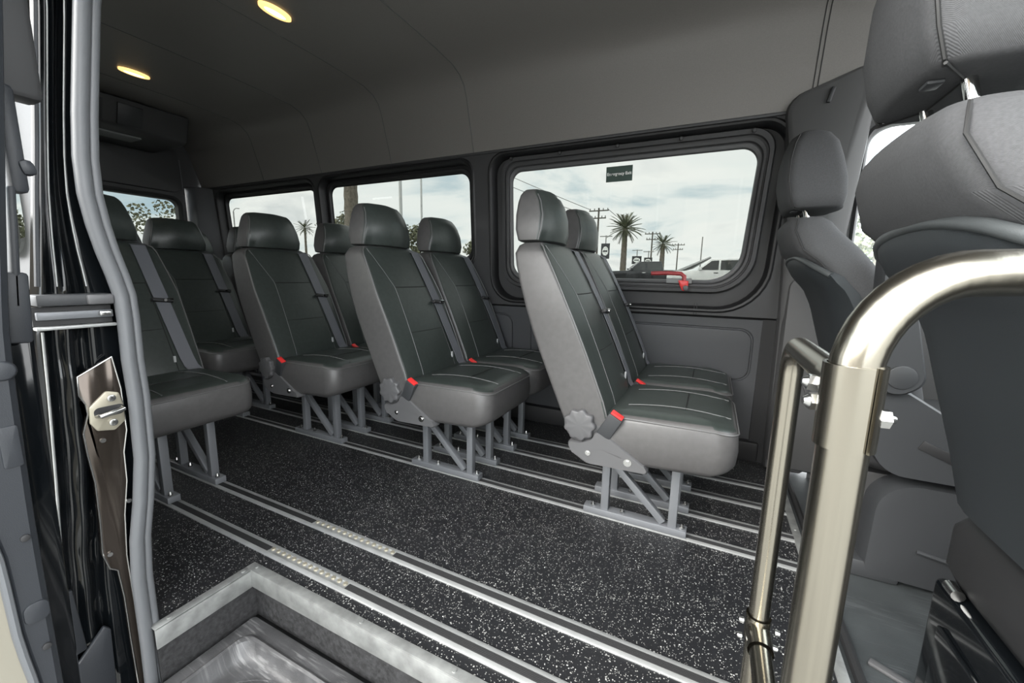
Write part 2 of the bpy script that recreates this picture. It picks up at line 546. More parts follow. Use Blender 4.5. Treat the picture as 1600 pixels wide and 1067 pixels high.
def win1(d=0.0, dx=0.0):
    return roundpoly([(-1.192 + d, 0.723 + d, 0.145 - d * .6), (0.212 - d, 0.723 + d, 0.207 - d * .6), (0.244 - d, 1.534 - d, 0.104 - d * .6), (-1.192 + d, 1.534 - d, 0.093 - d * .6)], 8)
def win1in(d):
    # inner frame loops, d from frame edge to glass
    return roundpoly([(-1.130 + d, 0.806 + d, 0.114 - d * .6), (0.155 - d, 0.806 + d, 0.176 - d * .6), (0.190 - d, 1.517 - d * 1.25, 0.088 - d * .35), (-1.130 + d, 1.517 - d * 1.25, 0.078 - d * .35)], 8)
def winA(x0, x1, d):
    return rr(x0 + d, x1 - d, 0.917 + d, 1.527 - d, 0.088 - d * .5, 8)

W2 = (-2.593, -1.306)
W3 = (-3.85, -2.644)
outer = [(XR, 0.699), (0.28, 0.699), (0.28, 1.553), (XR, 1.553)]
V, F = fill_with_holes(outer, [win1(0), winA(*W2, 0), winA(*W3, 0)], lambda x, z: wp(x, z))
wl = MB().add(V, F).build('wall_left', M['wall_up'], kind='structure')
# reveal lips of every window opening
def reveal(loopf, depth, name, m):
    l0, l1, l2, l3, l4 = loopf(0.0), loopf(-0.012), loopf(0.004), loopf(0.012), loopf(0.016)
    b = MB().loft([[wp(x, z, -0.001) for x, z in l1], [wp(x, z, -0.008) for x, z in loopf(-0.004)], [wp(x, z, -0.006) for x, z in l2], [wp(x, z, 0.006) for x, z in l3], [wp(x, z, depth) for x, z in l4]], False, False)
    return b.build(name, m, wl)
reveal(win1, 0.06, 'window_reveal', M['recess'])
reveal(lambda d: winA(*W2, d), 0.05, 'window_reveal', M['recess'])
reveal(lambda d: winA(*W3, d), 0.05, 'window_reveal', M['recess'])
# seams of the upper panel
for x in (-0.0745, -1.247):
    for dx in (0, 0.012):
        MB().bar(wp(x + dx, 0.700, -0.001), wp(x + dx, 0.754, -0.001), 0.003, 0.003).build('panel_seam', M['stitch'], wl)

# lower wall: vinyl panels with inset rounded fields
def lw(x, z, off=0.0):
    return (x, 2.188 + (0.694 - z) * 0.03 + off, z)
fields = [(-0.95, 0.194, 0.384, 0.644), (-2.05, -1.06, 0.384, 0.644), (-3.16, -2.15, 0.384, 0.644)]
V, F = fill_with_holes([(XR, -0.01), (0.28, -0.01), (0.28, 0.686), (XR, 0.686)], [rr(*f, 0.06, 6) for f in fields], lambda x, z: lw(x, z))
lower = MB().add(V, F).build('wall_left_lower', M['wall'], kind='structure')
for f in fields:
    def L(d):
        return rr(f[0] + d, f[1] - d, f[2] + d, f[3] - d, 0.06 - d * .5, 6)
    b = MB().loft([[lw(x, z, o) for x, z in L(d)] for d, o in ((0, 0), (0.004, 0.006), (0.009, 0.006), (0.012, -0.004), (0.03, -0.006))], False, True)
    b.build('panel_field', M['wall'], lower)
MB().add([lw(XR, 0.686), lw(0.28, 0.686), wp(0.28, 0.699, 0.012), wp(XR, 0.699, 0.012)], [(0, 1, 2, 3)]).add([wp(XR, 0.699, 0.012), wp(0.28, 0.699, 0.012), wp(0.28, 0.700, 0), wp(XR, 0.700, 0)], [(0, 1, 2, 3)]).build('panel_ledge', M['rubber'], lower)
MB().box(XR, 0.26, 2.165, 2.24, 0.0, 0.10).build('baseboard_left', M['rubber'], kind='structure', bevel=0.01)

# window 1: the emergency exit window
b = MB().loft([[wp(x, z, 0.058) for x, z in win1(0.012)]] + [[wp(x, z, o) for x, z in win1in(d)] for d, o in ((-0.006, 0.058), (-0.004, 0.055), (0.0, 0.028), (0.003, 0.022), (0.018, 0.022), (0.020, 0.036), (0.026, 0.036), (0.028, 0.026), (0.038, 0.028), (0.044, 0.046), (0.0465, 0.060), (0.050, 0.062))], False, False)
w1 = b.build('window_1', M['wall_up'], kind='structure', ang=30)
rub = MB().loft([[wp(x, z, o) for x, z in win1in(d)] for d, o in ((0.040, 0.040), (0.046, 0.036), (0.056, 0.040), (0.060, 0.052))], False, False)
rub.build('rubber_gasket', M['plastic_grey'], w1)
gl = win1in(0.050)
MB().loft([[wp(x, z, 0.053) for x, z in gl], [wp(x, z, 0.057) for x, z in gl]], True, True).build('glass_pane', M['tint'], w1)
for x, z in ((-1.066, 1.508), (-0.782, 1.508), (-0.482, 1.508), (-0.191, 1.507), (0.101, 1.505)):
    b = MB().cyl(wp(x, z, 0.022), wp(x, z, 0.014), 0.010, 12)
    s_ = b.build('screw_cap', M['rubber'], w1, bevel=0.002)
    MB().cyl(wp(x, z, 0.014), wp(x, z, 0.0125), 0.005, 8).build('screw_socket', M['plastic_grey'], s_)

# windows 2 and 3: fixed side windows
def side_window(name, X):
    b = MB().loft([[wp(x, z, o) for x, z in winA(*X, d)] for d, o in ((0.012, 0.050), (0.030, 0.046), (0.034, 0.040), (0.046, 0.042), (0.052, 0.056), (0.060, 0.060))], False, False)
    o = b.build(name, M['rubber'], kind='structure')
    g = winA(*X, 0.056)
    MB().loft([[wp(x, z, 0.056) for x, z in g], [wp(x, z, 0.060) for x, z in g]], True, True).build('glass_pane', M['tint'], o)
    return o
side_window('window_2', W2)
side_window('window_3', W3)

# ------------------------------------------------------------------ ceiling (headliner) swept along the van
half = [(2.106, 1.551), (2.080, 1.646), (2.054, 1.729), (2.029, 1.817), (2.003, 1.872), (1.961, 1.907), (1.894, 1.929), (1.760, 1.939), (1.553, 1.946), (1.235, 1.948)]
def prof(y, s):
    return y if s > 0 else 2.47 - y
profile = [(y, z) for y, z in half] + [(2.47 - y, z) for y, z in reversed(half[:-1])]
rows = []
for x in [XR + (1.25 - XR) * i / 20 for i in range(21)]:
    rows.append([(x, y, z) for y, z in profile])
for x in (0,):
    pass
ceil = MB().grid(rows).build('ceiling', M['headliner'], kind='structure', ang=60)
# outer roof skin so no light leaks through
rows = [[(x, 1.235 + (y - 1.235) * 1.07, z + 0.05) for y, z in profile] for x in (XR - 0.03, 1.3)]
MB().grid(rows).build('ceiling_roof_skin', M['carblack'], kind='structure')
def seam(x, i0, i1, r=0.0022, m='stitch'):
    P = [(x, y, z - 0.0005) for y, z in profile[i0:i1]]
    # densify
    Q = []
    for a, c in zip(P, P[1:]):
        for k in range(4):
            t = k / 4
            Q.append(tuple(a[j] * (1 - t) + c[j] * t for j in range(3)))
    Q.append(P[-1])
    MB().tube(Q, r, 6).build('headliner_seam', M[m], ceil)
for x in (-1.294, -1.904, -2.546, -3.19):
    seam(x, 0, 14, 0.0020, 'stitch_light')
for x in (0.285, 0.300):
    seam(x, 0, 12, 0.0022)
# dark trim strip where headliner meets the wall
MB().box(XR, 0.28, 2.098, 2.13, 1.543, 1.557).build('trim_1', M['wall_up'], kind='structure', bevel=0.004)

# ------------------------------------------------------------------ B pillar and driver's door
def yb(z):
    return 2.117 - max(0, z - 0.9) * 0.07
poly = roundpoly([(0.285, 0.0, 0.01), (0.44, 0.0, 0.02), (0.471, 0.60, 0.15), (0.471, 1.06, 0.2), (0.50, 1.70, 0.02), (0.195, 1.598, 0.08), (0.240, 1.32, 0.1), (0.271, 0.7, 0.3)], 5)
def pl_ring(d, off):
    cx = sum(p[0] for p in poly) / len(poly); 
    out = []
    for x, z in poly:
        x2 = x + (d if x < 0.34 else -d)
        z2 = z + (d if z < 0.7 else -d)
        out.append((x2, yb(z2) + off, z2))
    return out
bp = MB().loft([pl_ring(0.0, 0.09), pl_ring(0.0, 0.03), pl_ring(0.006, 0.010), pl_ring(0.02, 0.0)], False, True).build('trim_2', M['pillar'], kind='structure', ang=30)
hk = MB().bar((0.350, yb(1.60) - 0.004, 1.610), (0.338, yb(1.55) - 0.004, 1.556), 0.014, 0.016).build('coat_hook', M['plastic'], bp, bevel=0.004)
MB().bar((0.390, yb(1.26) - 0.003, 1.305), (0.385, yb(1.06) - 0.003, 1.077), 0.034, 0.008).build('belt_slot_cover', M['plastic'], bp, bevel=0.003)
MB().bar((0.400, yb(1.2) - 0.009, 1.225), (0.392, yb(1.15) - 0.009, 1.17), 0.012, 0.01).build('belt_slot', M['rubber'], bp)
# dark gap before the pillar
MB().box(0.22, 0.31, 2.185, 2.27, 0.0, 1.57).build('trim_3', M['recess'], kind='structure')
# lower pillar casing, bulging into the room
b = MB().loft([[(u, 2.132 + o, v) for u, v in rr(0.285 + d, 0.55 - d, 0.02 + d, 0.90 - d, 0.05, 5)] for d, o in ((0, 0.08), (0, -0.01), (0.012, -0.03), (0.05, -0.036))], False, True)
low = b.build('trim_4', M['pillar'], kind='structure')
MB().cyl((0.414, 2.097, 0.384), (0.414, 2.078, 0.384), 0.018, 12).build('belt_anchor', M['bolt'], low)
MB().bar((0.388, 2.093, 0.446), (0.414, 2.073, 0.363), 0.02, 0.006).build('anchor_tab', M['rubber'], low, bevel=0.002)

# driver's door wall with its window
dw = rr(0.495, 1.34, 0.92, 1.483, (0.05, 0.05, 0.05, 0.09), 8)
V, F = fill_with_holes([(0.455, -0.02), (1.5, -0.02), (1.5, 1.68), (0.455, 1.68)], [dw], lambda x, z: (x, 2.142, z))
dd = MB().add(V, F).build('door_1', M['pillar'], kind='structure')
b = MB().loft([[(x, 2.142 + o, z) for x, z in rr(0.495 - d, 1.34 + d, 0.92 - d, 1.483 + d, (0.05, 0.05, 0.05, 0.09), 8)] for d, o in ((0.014, -0.002), (0.006, -0.014), (0.0, -0.01), (-0.006, 0.0), (-0.008, 0.05))], False, False)
b.build('door_frame', M['plastic_grey'], dd)
w5 = MB().loft([[(x, y, z) for x, z in rr(0.487, 1.35, 0.91, 1.491, (0.05, 0.05, 0.05, 0.09), 8)] for y in (2.186, 2.190)]).build('window_5', M['clear'], kind='structure')

# unseen passenger door (near side) and dashboard, added to close the cab to light
pw = rr(0.50, 1.34, 0.92, 1.483, (0.05, 0.05, 0.05, 0.09), 8)
V, F = fill_with_holes([(0.46, -0.10), (1.6, -0.10), (1.6, 1.60), (0.46, 1.60)], [pw], lambda x, z: (x, 0.335, z))
MB().add(V, F).build('door_5', M['pillar'], kind='structure')
MB().prism(rr(0.49, 1.35, 0.91, 1.49, (0.05, 0.05, 0.05, 0.09), 8), 'y', 0.325, 0.329).build('window_8', M['clear'], kind='structure')
MB().prism([(1.45, -0.05), (1.30, 0.45), (1.22, 0.75), (1.30, 0.88), (1.60, 0.95), (1.60, -0.05)], 'y', 0.34, 2.14).build('wall_front', M['plastic'], kind='structure', bevel=0.02)

# ------------------------------------------------------------------ rear wall and rear doors
rw = [(1.255, 1.835), ]
def rear_fill(y0, y1, hole):
    return fill_with_holes([(y0, 0.0), (y1, 0.0), (y1, 1.543), (y0, 1.543)], [hole], lambda y, z: (XR, y, z))
for nm, y0, y1, wn in (('door_2', 1.258, 1.951, 'window_4'), ('door_3', 0.533, 1.227, 'window_6')):
    hole = rr(y0 + 0.07, y1 - 0.045, 0.953, 1.429, 0.06, 8)
    V, F = rear_fill(y0, y1, hole)
    d_ = MB().add(V, F).build(nm, M['wall_up'], kind='structure')
    b = MB().loft([[(XR + o, y, z) for y, z in rr(y0 + 0.07 - d, y1 - 0.045 + d, 0.953 - d, 1.429 + d, 0.06 + d * .5, 8)] for d, o in ((0.035, 0.0), (0.03, 0.02), (0.012, 0.024), (0.0, 0.012), (-0.004, -0.03))], False, False)
    b.build('window_surround', M['rubber'], d_)
    b = MB().prism(rr(y0 + 0.02, y1 - 0.02, 1.49, 1.83, 0.05, 6), 'x', XR - 0.01, XR + 0.03)
    pn = b.build('upper_panel', M['wall_up'], d_, bevel=0.006)
    g = rr(y0 + 0.066, y1 - 0.041, 0.948, 1.434, 0.06, 8)
    MB().prism(g, 'x', XR - 0.03, XR - 0.026).build(wn, M['tint'], kind='structure')
    b = MB().bar((XR + 0.03, y1 - 0.012, 1.75), (XR + 0.035, y1 - 0.006, 1.52), 0.003, 0.006).bar((XR + 0.03, y1 - 0.004, 1.48), (XR + 0.035, y1 - 0.001, 1.42), 0.003, 0.006)
    b.build('seal_highlight_strip', M['seal'], d_)
# rear frame around the two doors
V, F = fill_with_holes([(0.2, -0.05), (2.3, -0.05), (2.3, 2.0), (0.2, 2.0)], [[(0.52, 0.0), (1.952, 0.0), (1.952, 1.543), (0.52, 1.543)]], lambda y, z: (XR - 0.012, y, z))
wb = MB().add(V, F).build('wall_back', M['wall_up'], kind='structure')
b = MB().loft([[(x, y, 0.0), (x, y + 0.16, 0.0)] for x, y in ()]) if False else MB()
b.prism([(XR, 1.966), (XR + 0.10, 1.998), (XR + 0.20, 2.20), (XR, 2.20)], 'z', 0.0, 1.55)
b.build('rear_pillar', M['wall'], wb, bevel=0.01)

# ------------------------------------------------------------------ right rear wall behind the door pillar (near side)
hole = rr(-2.9, -1.42, 0.90, 1.44, 0.07, 8)
V, F = fill_with_holes([(XR, -0.2), (-1.24, -0.2), (-1.24, 1.53), (XR, 1.53)], [hole], lambda x, z: (x, 0.365, z))
MB().add(V, F).build('wall_right', M['wall_up'], kind='structure')
MB().prism(rr(-2.91, -1.41, 0.89, 1.45, 0.07, 8), 'y', 0.350, 0.354).build('window_7', M['tint'], kind='structure')

# ------------------------------------------------------------------ passenger seats
def seat_section(z, w, xr, xf, crown, r=0.034):
    rf = min(r, (xf - xr) * 0.45)
    pts = []
    n = 5
    def arc(cx, cy, a0, a1, rad):
        for k in range(n + 1):
            a = a0 + (a1 - a0) * k / n
            pts.append((cx + rad * math.cos(a), cy + rad * math.sin(a)))
    # start front right, go counter-clockwise (x forward, y left)
    arc(xf - rf, w - rf, 0, PI / 2, rf)
    arc(xr + rf, w - rf, PI / 2, PI, rf)
    for k in range(1, 6):
        y = (w - rf) * (1 - 2 * k / 6)
        pts.append((xr - 0.008 * (1 - (y / w) ** 2), y))
    arc(xr + rf, -(w - rf), PI, 1.5 * PI, rf)
    arc(xf - rf, -(w - rf), 1.5 * PI, 2 * PI, rf)
    for k in range(1, 10):
        y = -(w - rf) * (1 - 2 * k / 10)
        pts.append((xf + crown * (1 - (y / (w - rf)) ** 2), y))
    return [(x, y, z) for x, y in pts]

BACK = [(0.31, -0.374, -0.270), (0.40, -0.418, -0.258), (0.475, -0.450, -0.281), (0.54, -0.478, -0.308), (0.615, -0.510, -0.339), (0.69, -0.540, -0.372), (0.765, -0.566, -0.407), (0.84, -0.592, -0.445), (0.905, -0.612, -0.480), (0.946, -0.620, -0.503)]
def back_front(z):
    for (z0, _, a), (z1, _, c) in zip(BACK, BACK[1:]):
        if z <= z1:
            t = (z - z0) / (z1 - z0)
            return a + (c - a) * t
    return -0.503 - (z - 0.946) * 0.6
def back_w(z):
    return 0.2165 - max(0, z - 0.78) * 0.13 - max(0, 0.42 - z) * 0.1
def back_pt(y, z, lift=0.0):
    wv = back_w(z) - 0.034
    return (back_front(z) + 0.012 * max(0, 1 - (y / wv) ** 2) + lift, y, z)

def make_backrest():
    rings = []
    z0, r0, f0 = BACK[0]
    for ins, dz in ((0.05, -0.006), (0.018, -0.002)):
        rings.append(seat_section(z0 + dz, back_w(z0) - ins, r0 + ins * .6, f0 - ins * .6, 0.008))
    for z, r, f in BACK:
        rings.append(seat_section(z, back_w(z), r, f, 0.012, 0.014))
    for ins, z in ((0.004, 0.960), (0.014, 0.973), (0.035, 0.983), (0.075, 0.987)):
        rings.append(seat_section(z, back_w(0.946) - ins * 1.0, -0.620 + ins * .55 - (z - 0.946) * .2, -0.503 - (z - 0.946) * .5 - ins * .35, 0.012, 0.03))
    return MB().loft(rings, True, True)

HEAD = [(0.993, -0.632, -0.548), (1.03, -0.642, -0.540), (1.08, -0.648, -0.540), (1.125, -0.646, -0.552), (1.15, -0.640, -0.566)]
def head_w(z):
    return 0.152 - max(0, z - 1.03) * 0.26
def make_headrest():
    rings = []
    for ins, z in ((0.05, 0.987), (0.012, 0.988)):
        rings.append(seat_section(z, 0.152 - ins, -0.632 + ins * .5, -0.548 - ins * .3, 0.02, 0.016))
    for z, r, f in HEAD:
        rings.append(seat_section(z, head_w(z), r, f, 0.028, 0.016))
    for ins, z in ((0.006, 1.161), (0.016, 1.169), (0.045, 1.174)):
        rings.append(seat_section(z, head_w(1.15) - ins, -0.636 + ins * .5, -0.572 - ins * .3, 0.02, 0.016))
    return MB().loft(rings, True, True)

def cush_top(x, y):
    # edge crown along the length plus side bolsters
    t = (x + 0.30) / 0.41
    zc = 0.424 + 0.030 * math.sin(min(1, max(0, t)) * PI * 0.82 + 0.2)
    return zc
def make_cushion():
    rings = []
    lev = [(0.07, 'b', 0), (0.03, 'b', -0.001), (0.010, 'b', 0.006), (0.0, 'b', 0.02), (-0.004, 'm', 0.5), (0.0, 't', -0.016), (0.006, 't', -0.004), (0.014, 't', 0.002), (0.04, 't', 0.008), (0.075, 't', 0.004), (0.12, 't', 0.002)]
    for ins, k, dz in lev:
        ring = []
        for x, y in rr(-0.300 + ins, 0.098 - ins, -0.216 + ins, 0.216 - ins, (0.03 + ins * .2, 0.055 - ins * .2, 0.055 - ins * .2, 0.03 + ins * .2), 6):
            # the front bows out slightly
            xx = x + (0.016 * (1 - (y / 0.216) ** 2) if x > 0 else 0)
            zb = 0.272 + max(0, xx + 0.02) * 0.30
            zt = cush_top(xx, y)
            z = zb + dz if k == 'b' else zt + dz if k == 't' else zb * .5 + zt * .5
            ring.append((xx, y, z))
        rings.append(ring)
    return MB().loft(rings, True, True)

RAILS = {'aisle': (-0.069, 0.093), 'window': (-0.186, -0.014), 'single': (-0.055, 0.107), 'rear': (-0.002, 0.160)}

def frame_parts(root, y):
    ft = MB().box(-0.364, -0.009, -0.021, 0.021, 0.005, 0.030)
    fo = ft.build('pedestal_frame', M['steel'], root, bevel=0.003)
    fo.location = (0, y, 0)
    MB().box(-0.302, -0.274, -0.015, 0.015, 0.028, 0.285).build('frame_leg', M['steel'], fo, bevel=0.003)
    MB().box(-0.070, -0.042, -0.015, 0.015, 0.028, 0.285).build('frame_leg', M['steel'], fo, bevel=0.003)
    MB().bar((-0.276, 0, 0.225), (-0.086, 0, 0.036), 0.024, 0.026).build('frame_brace', M['steel'], fo, bevel=0.003)
    for x in (-0.332, -0.225, -0.024):
        MB().cyl((x, -0.004, 0.030), (x, -0.004, 0.036), 0.0085, 6).cyl((x, -0.004, 0.036), (x, -0.004, 0.047), 0.0055, 8, 0.0035).build('frame_bolt', M['bolt'], fo)
    return fo

def make_seat(root, recline=True):
    bk = make_backrest().build('backrest', M['leather'], root, ang=42, second=(M['leather_side'], lambda n, c: n.x < 0.45))
    for s in (-1, 1):
        P = [(back_front(z) - 0.003, s * (back_w(z) - 0.003), z) for z in [0.35 + 0.596 * k / 24 for k in range(25)]]
        P += [(-0.518, s * (back_w(0.946) - 0.012), 0.966), (-0.535, s * (back_w(0.946) - 0.032), 0.978)]
        MB().tube(P, 0.0026, 6).build('side_piping', M['piping'], bk)
    # centre panel seams: near ones coloured as highlights, far ones as dark grooves
    for s in (-1, 1):
        MB().tube([back_pt(s * (0.165 - 0.060 * min(1, (0.975 - z) / 0.165)), z, 0.001) for z in [0.972 - 0.162 * k / 10 for k in range(11)]], 0.0017, 5).build('panel_seam', M['stitch_light' if s < 0 else 'stitch'], bk)
        MB().tube([back_pt(s * (0.105 + 0.015 * (0.81 - z) / 0.4), z, 0.001) for z in [0.81 - 0.40 * k / 16 for k in range(17)]], 0.0017, 5).build('panel_seam', M['stitch_light' if s < 0 else 'stitch'], bk)
    MB().tube([back_pt(y, 0.81, 0.0008) for y in [-0.105 + 0.21 * k / 10 for k in range(11)]], 0.0019, 5).build('panel_seam', M['stitch'], bk)
    MB().tube([back_pt(y, 0.62, 0.0002) for y in [-0.11 + 0.22 * k / 10 for k in range(11)]], 0.0014, 5).build('panel_seam', M['stitch'], bk)
    tg = back_pt(0.112, 0.49, 0.003)
    MB().box(tg[0] - 0.003, tg[0] + 0.003, 0.110, 0.118, 0.482, 0.508).build('white_tag', M['white'], bk)
    # faces not turned forward take the paler, door-lit copy of the leather
    hr = make_headrest().build('headrest', M['leather'], root, ang=42, second=(M['leather_side'], lambda n, c: n.x < 0.35))
    P = [(f - 0.004, -(head_w(z) - 0.003), z) for z, r, f in HEAD]
    MB().tube(P, 0.0022, 6).build('headrest_piping', M['piping'], hr)
    for y in (-0.05, 0.05):
        MB().cyl((-0.60, y, 0.975), (-0.602, y, 1.0), 0.007, 10).build('headrest_post', M['rubber'], hr)
    cu = make_cushion().build('cushion', M['leather_side'], root, ang=60, second=(M['leather'], lambda n, c: n.z > 0.75))
    # piping round the top edge
    P = []
    for x, y in rr(-0.240, 0.0985, -0.2155, 0.2155, (0.02, 0.055, 0.055, 0.02), 8):
        xx = x + (0.016 * (1 - (y / 0.216) ** 2) if x > 0 else 0)
        P.append((xx, y, cush_top(xx, y) - 0.010))
    n_ = len(P)
    MB().tube(P, 0.0024, 6).build('cushion_piping', M['piping'], cu)
    for y in (-0.105, 0.105):
        MB().tube([(x, y + 0.012 * math.sin((x + 0.1) * 8), cush_top(x, y) + 0.0065) for x in [-0.22 + 0.305 * k / 14 for k in range(15)]], 0.0020, 5).build('cushion_seam', M['stitch_light'], cu)
    MB().tube([(-0.045, y, cush_top(-0.045, y) + 0.005) for y in [-0.104 + 0.208 * k / 8 for k in range(9)]], 0.0018, 5).build('cushion_seam', M['stitch'], cu)
    # upward cushion faces take the darker, green-tinted copy of the leather
    # belt
    path = [(-0.600, 0.128, 0.970), (-0.565, 0.128, 0.990)]
    for k in range(14):
        z = 0.968 - 0.47 * k / 13
        path.append((back_front(z) + 0.015, 0.128 + 0.030 * (k / 13) ** 1.5, z))
    path += [(-0.268, 0.168, 0.46), (-0.25, 0.185, 0.43)]
    rings = []
    for i, p in enumerate(path):
        p = Vector(p)
        d = (Vector(path[min(i + 1, len(path) - 1)]) - Vector(path[max(i - 1, 0)])).normalized()
        sd = Vector((0, 1, 0))
        nrm = d.cross(sd).normalized()
        rings.append([p + sd * (a * 0.0255) + nrm * (c * 0.0012) for a, c in ((-1, -1), (1, -1), (1, 1), (-1, 1))])
    bl = MB().loft(rings).build('seat_belt', M['belt'], root)
    zc = 0.735
    c = Vector((back_front(zc) + 0.020, 0.137, zc))
    d = Vector((back_front(zc - .02) - back_front(zc + .02), 0, -0.04)).normalized()
    nrm = d.cross(Vector((0, 1, 0))).normalized()
    b = MB().bar(c + Vector((0, -0.037, 0.007)), c + Vector((0, 0.037, -0.003)), 0.014, 0.020, nrm)
    gd = b.build('belt_guide', M['rubber'], bl, bevel=0.003)
    MB().cyl(c + Vector((0.010, 0.005, 0.004)), c + Vector((0.016, 0.005, 0.004)), 0.006, 10).build('guide_stud', M['chrome'], gd)
    MB().bar(c + Vector((0.004, 0.016, 0.008)), c + Vector((0.008, 0.036, 0.006)), 0.006, 0.006).build('guide_tongue', M['chrome'], gd)
    # buckle at the aisle side
    a = Vector((-0.285, -0.208, 0.350))
    e = Vector((-0.236, -0.224, 0.440))
    bu = MB().bar(a, e, 0.046, 0.026, Vector((0, 1, 0))).build('buckle', M['plastic'], root, bevel=0.004)
    dr = (e - a).normalized()
    MB().bar(e + dr * 0.0005, e + dr * 0.008, 0.040, 0.022, Vector((0, 1, 0))).build('release_button', M['red'], bu, bevel=0.002)
    # recliner cover
    pr = roundpoly([(-0.402, 0.330, 0.012), (-0.377, 0.288, 0.03), (-0.327, 0.260, 0.05), (-0.126, 0.266, 0.008), (-0.142, 0.290, 0.02), (-0.248, 0.360, 0.01), (-0.270, 0.363, 0.01), (-0.301, 0.379, 0.01), (-0.317, 0.347, 0.03), (-0.355, 0.330, 0.03)], 4)
    b = MB().loft([[(x, -0.185, z) for x, z in pr], [(x, -0.219, z) for x, z in pr], [(x + (0.004 if x < -0.26 else -0.004), -0.225, z + (0.003 if z < 0.29 else -0.003)) for x, z in pr]])
    rc = b.build('recliner_cover', M['plastic_grey'], root, ang=45)
    for x, z, r in ((-0.322, 0.300, 0.010), (-0.194, 0.294, 0.014)):
        MB().cyl((x, -0.224, z), (x, -0.227, z), r, 14, r * .9).cyl((x, -0.226, z), (x, -0.230, z), r * 0.55, 6).build('cover_bolt', M['bolt'], rc)
    # dish behind the knob and scalloped knob
    MB().cyl((-0.348, -0.185, 0.391), (-0.348, -0.214, 0.391), 0.064, 28).build('knob_dish', M['plastic_grey'], rc, bevel=0.004)
    ring = []
    for k in range(60):
        a_ = 2 * PI * k / 60
        r_ = 0.0505 + 0.0042 * math.cos(9 * a_)
        ring.append((r_ * math.cos(a_), r_ * math.sin(a_)))
    kb = MB().loft([[(-0.354 + u * q, y, 0.391 + v * q) for u, v in ring] for q, y in ((1, -0.210), (1, -0.228), (0.96, -0.233), (0.88, -0.2345))])
    kb.build('recline_knob', M['plastic_grey'], root, ang=50)

def seat_thing(loc, label, kind):
    t = thing('van_seat', label, 'seat', loc, group='black leather seats of the van')
    return t

seat0 = seat_thing((0, 1.467, 0), 'black leather aisle seat of the row nearest the front, before the exit window', 'aisle')
make_seat(seat0)
for y in RAILS['aisle']:
    frame_parts(seat0, y)
def place(loc, label, kind):
    s = copy_tree(seat0, None, loc, label)
    fr = [c for c in s.children if c.name.startswith('pedestal_frame')]
    for c, y in zip(fr, RAILS[kind]):
        c.location.y = y
    if kind != 'aisle':
        for c in list(s.children):
            if c.name.split('.')[0] in ('recliner_cover', 'recline_knob'):
                for g in list(c.children):
                    bpy.data.objects.remove(g, do_unlink=True)
                bpy.data.objects.remove(c, do_unlink=True)
    return s
place((0.0, 1.925, 0), 'black leather window seat right behind the foremost aisle seat, against the exit window', 'window')
place((-0.812, 1.467, 0), 'black leather aisle seat in the middle row, right recline knob showing', 'aisle')
place((-0.812, 1.925, 0), 'black leather window seat in the middle row, below the second window', 'window')
place((-1.62, 1.467, 0), 'black leather aisle seat of the third row, in front of the rearmost side window', 'aisle')
place((-1.62, 1.925, 0), 'black leather window seat of the third row, mostly hidden by aisle seats', 'window')
place((-1.735, 0.765, 0), 'single black leather seat by the door pillar, on the two near tracks', 'single')
place((-2.44, 1.40, 0), 'black leather seat of the fourth row, between single seat and third row', 'rear')
place((-2.44, 1.87, 0), 'black leather fourth row seat by the far wall, only its headrest edge visible', 'rear')
place((-3.25, 1.40, 0), 'black leather seat of the last row, hidden behind the single seat headrest', 'rear')
place((-3.25, 1.87, 0), 'black leather last row seat whose headrest peeks out beside the fourth row headrest', 'rear')

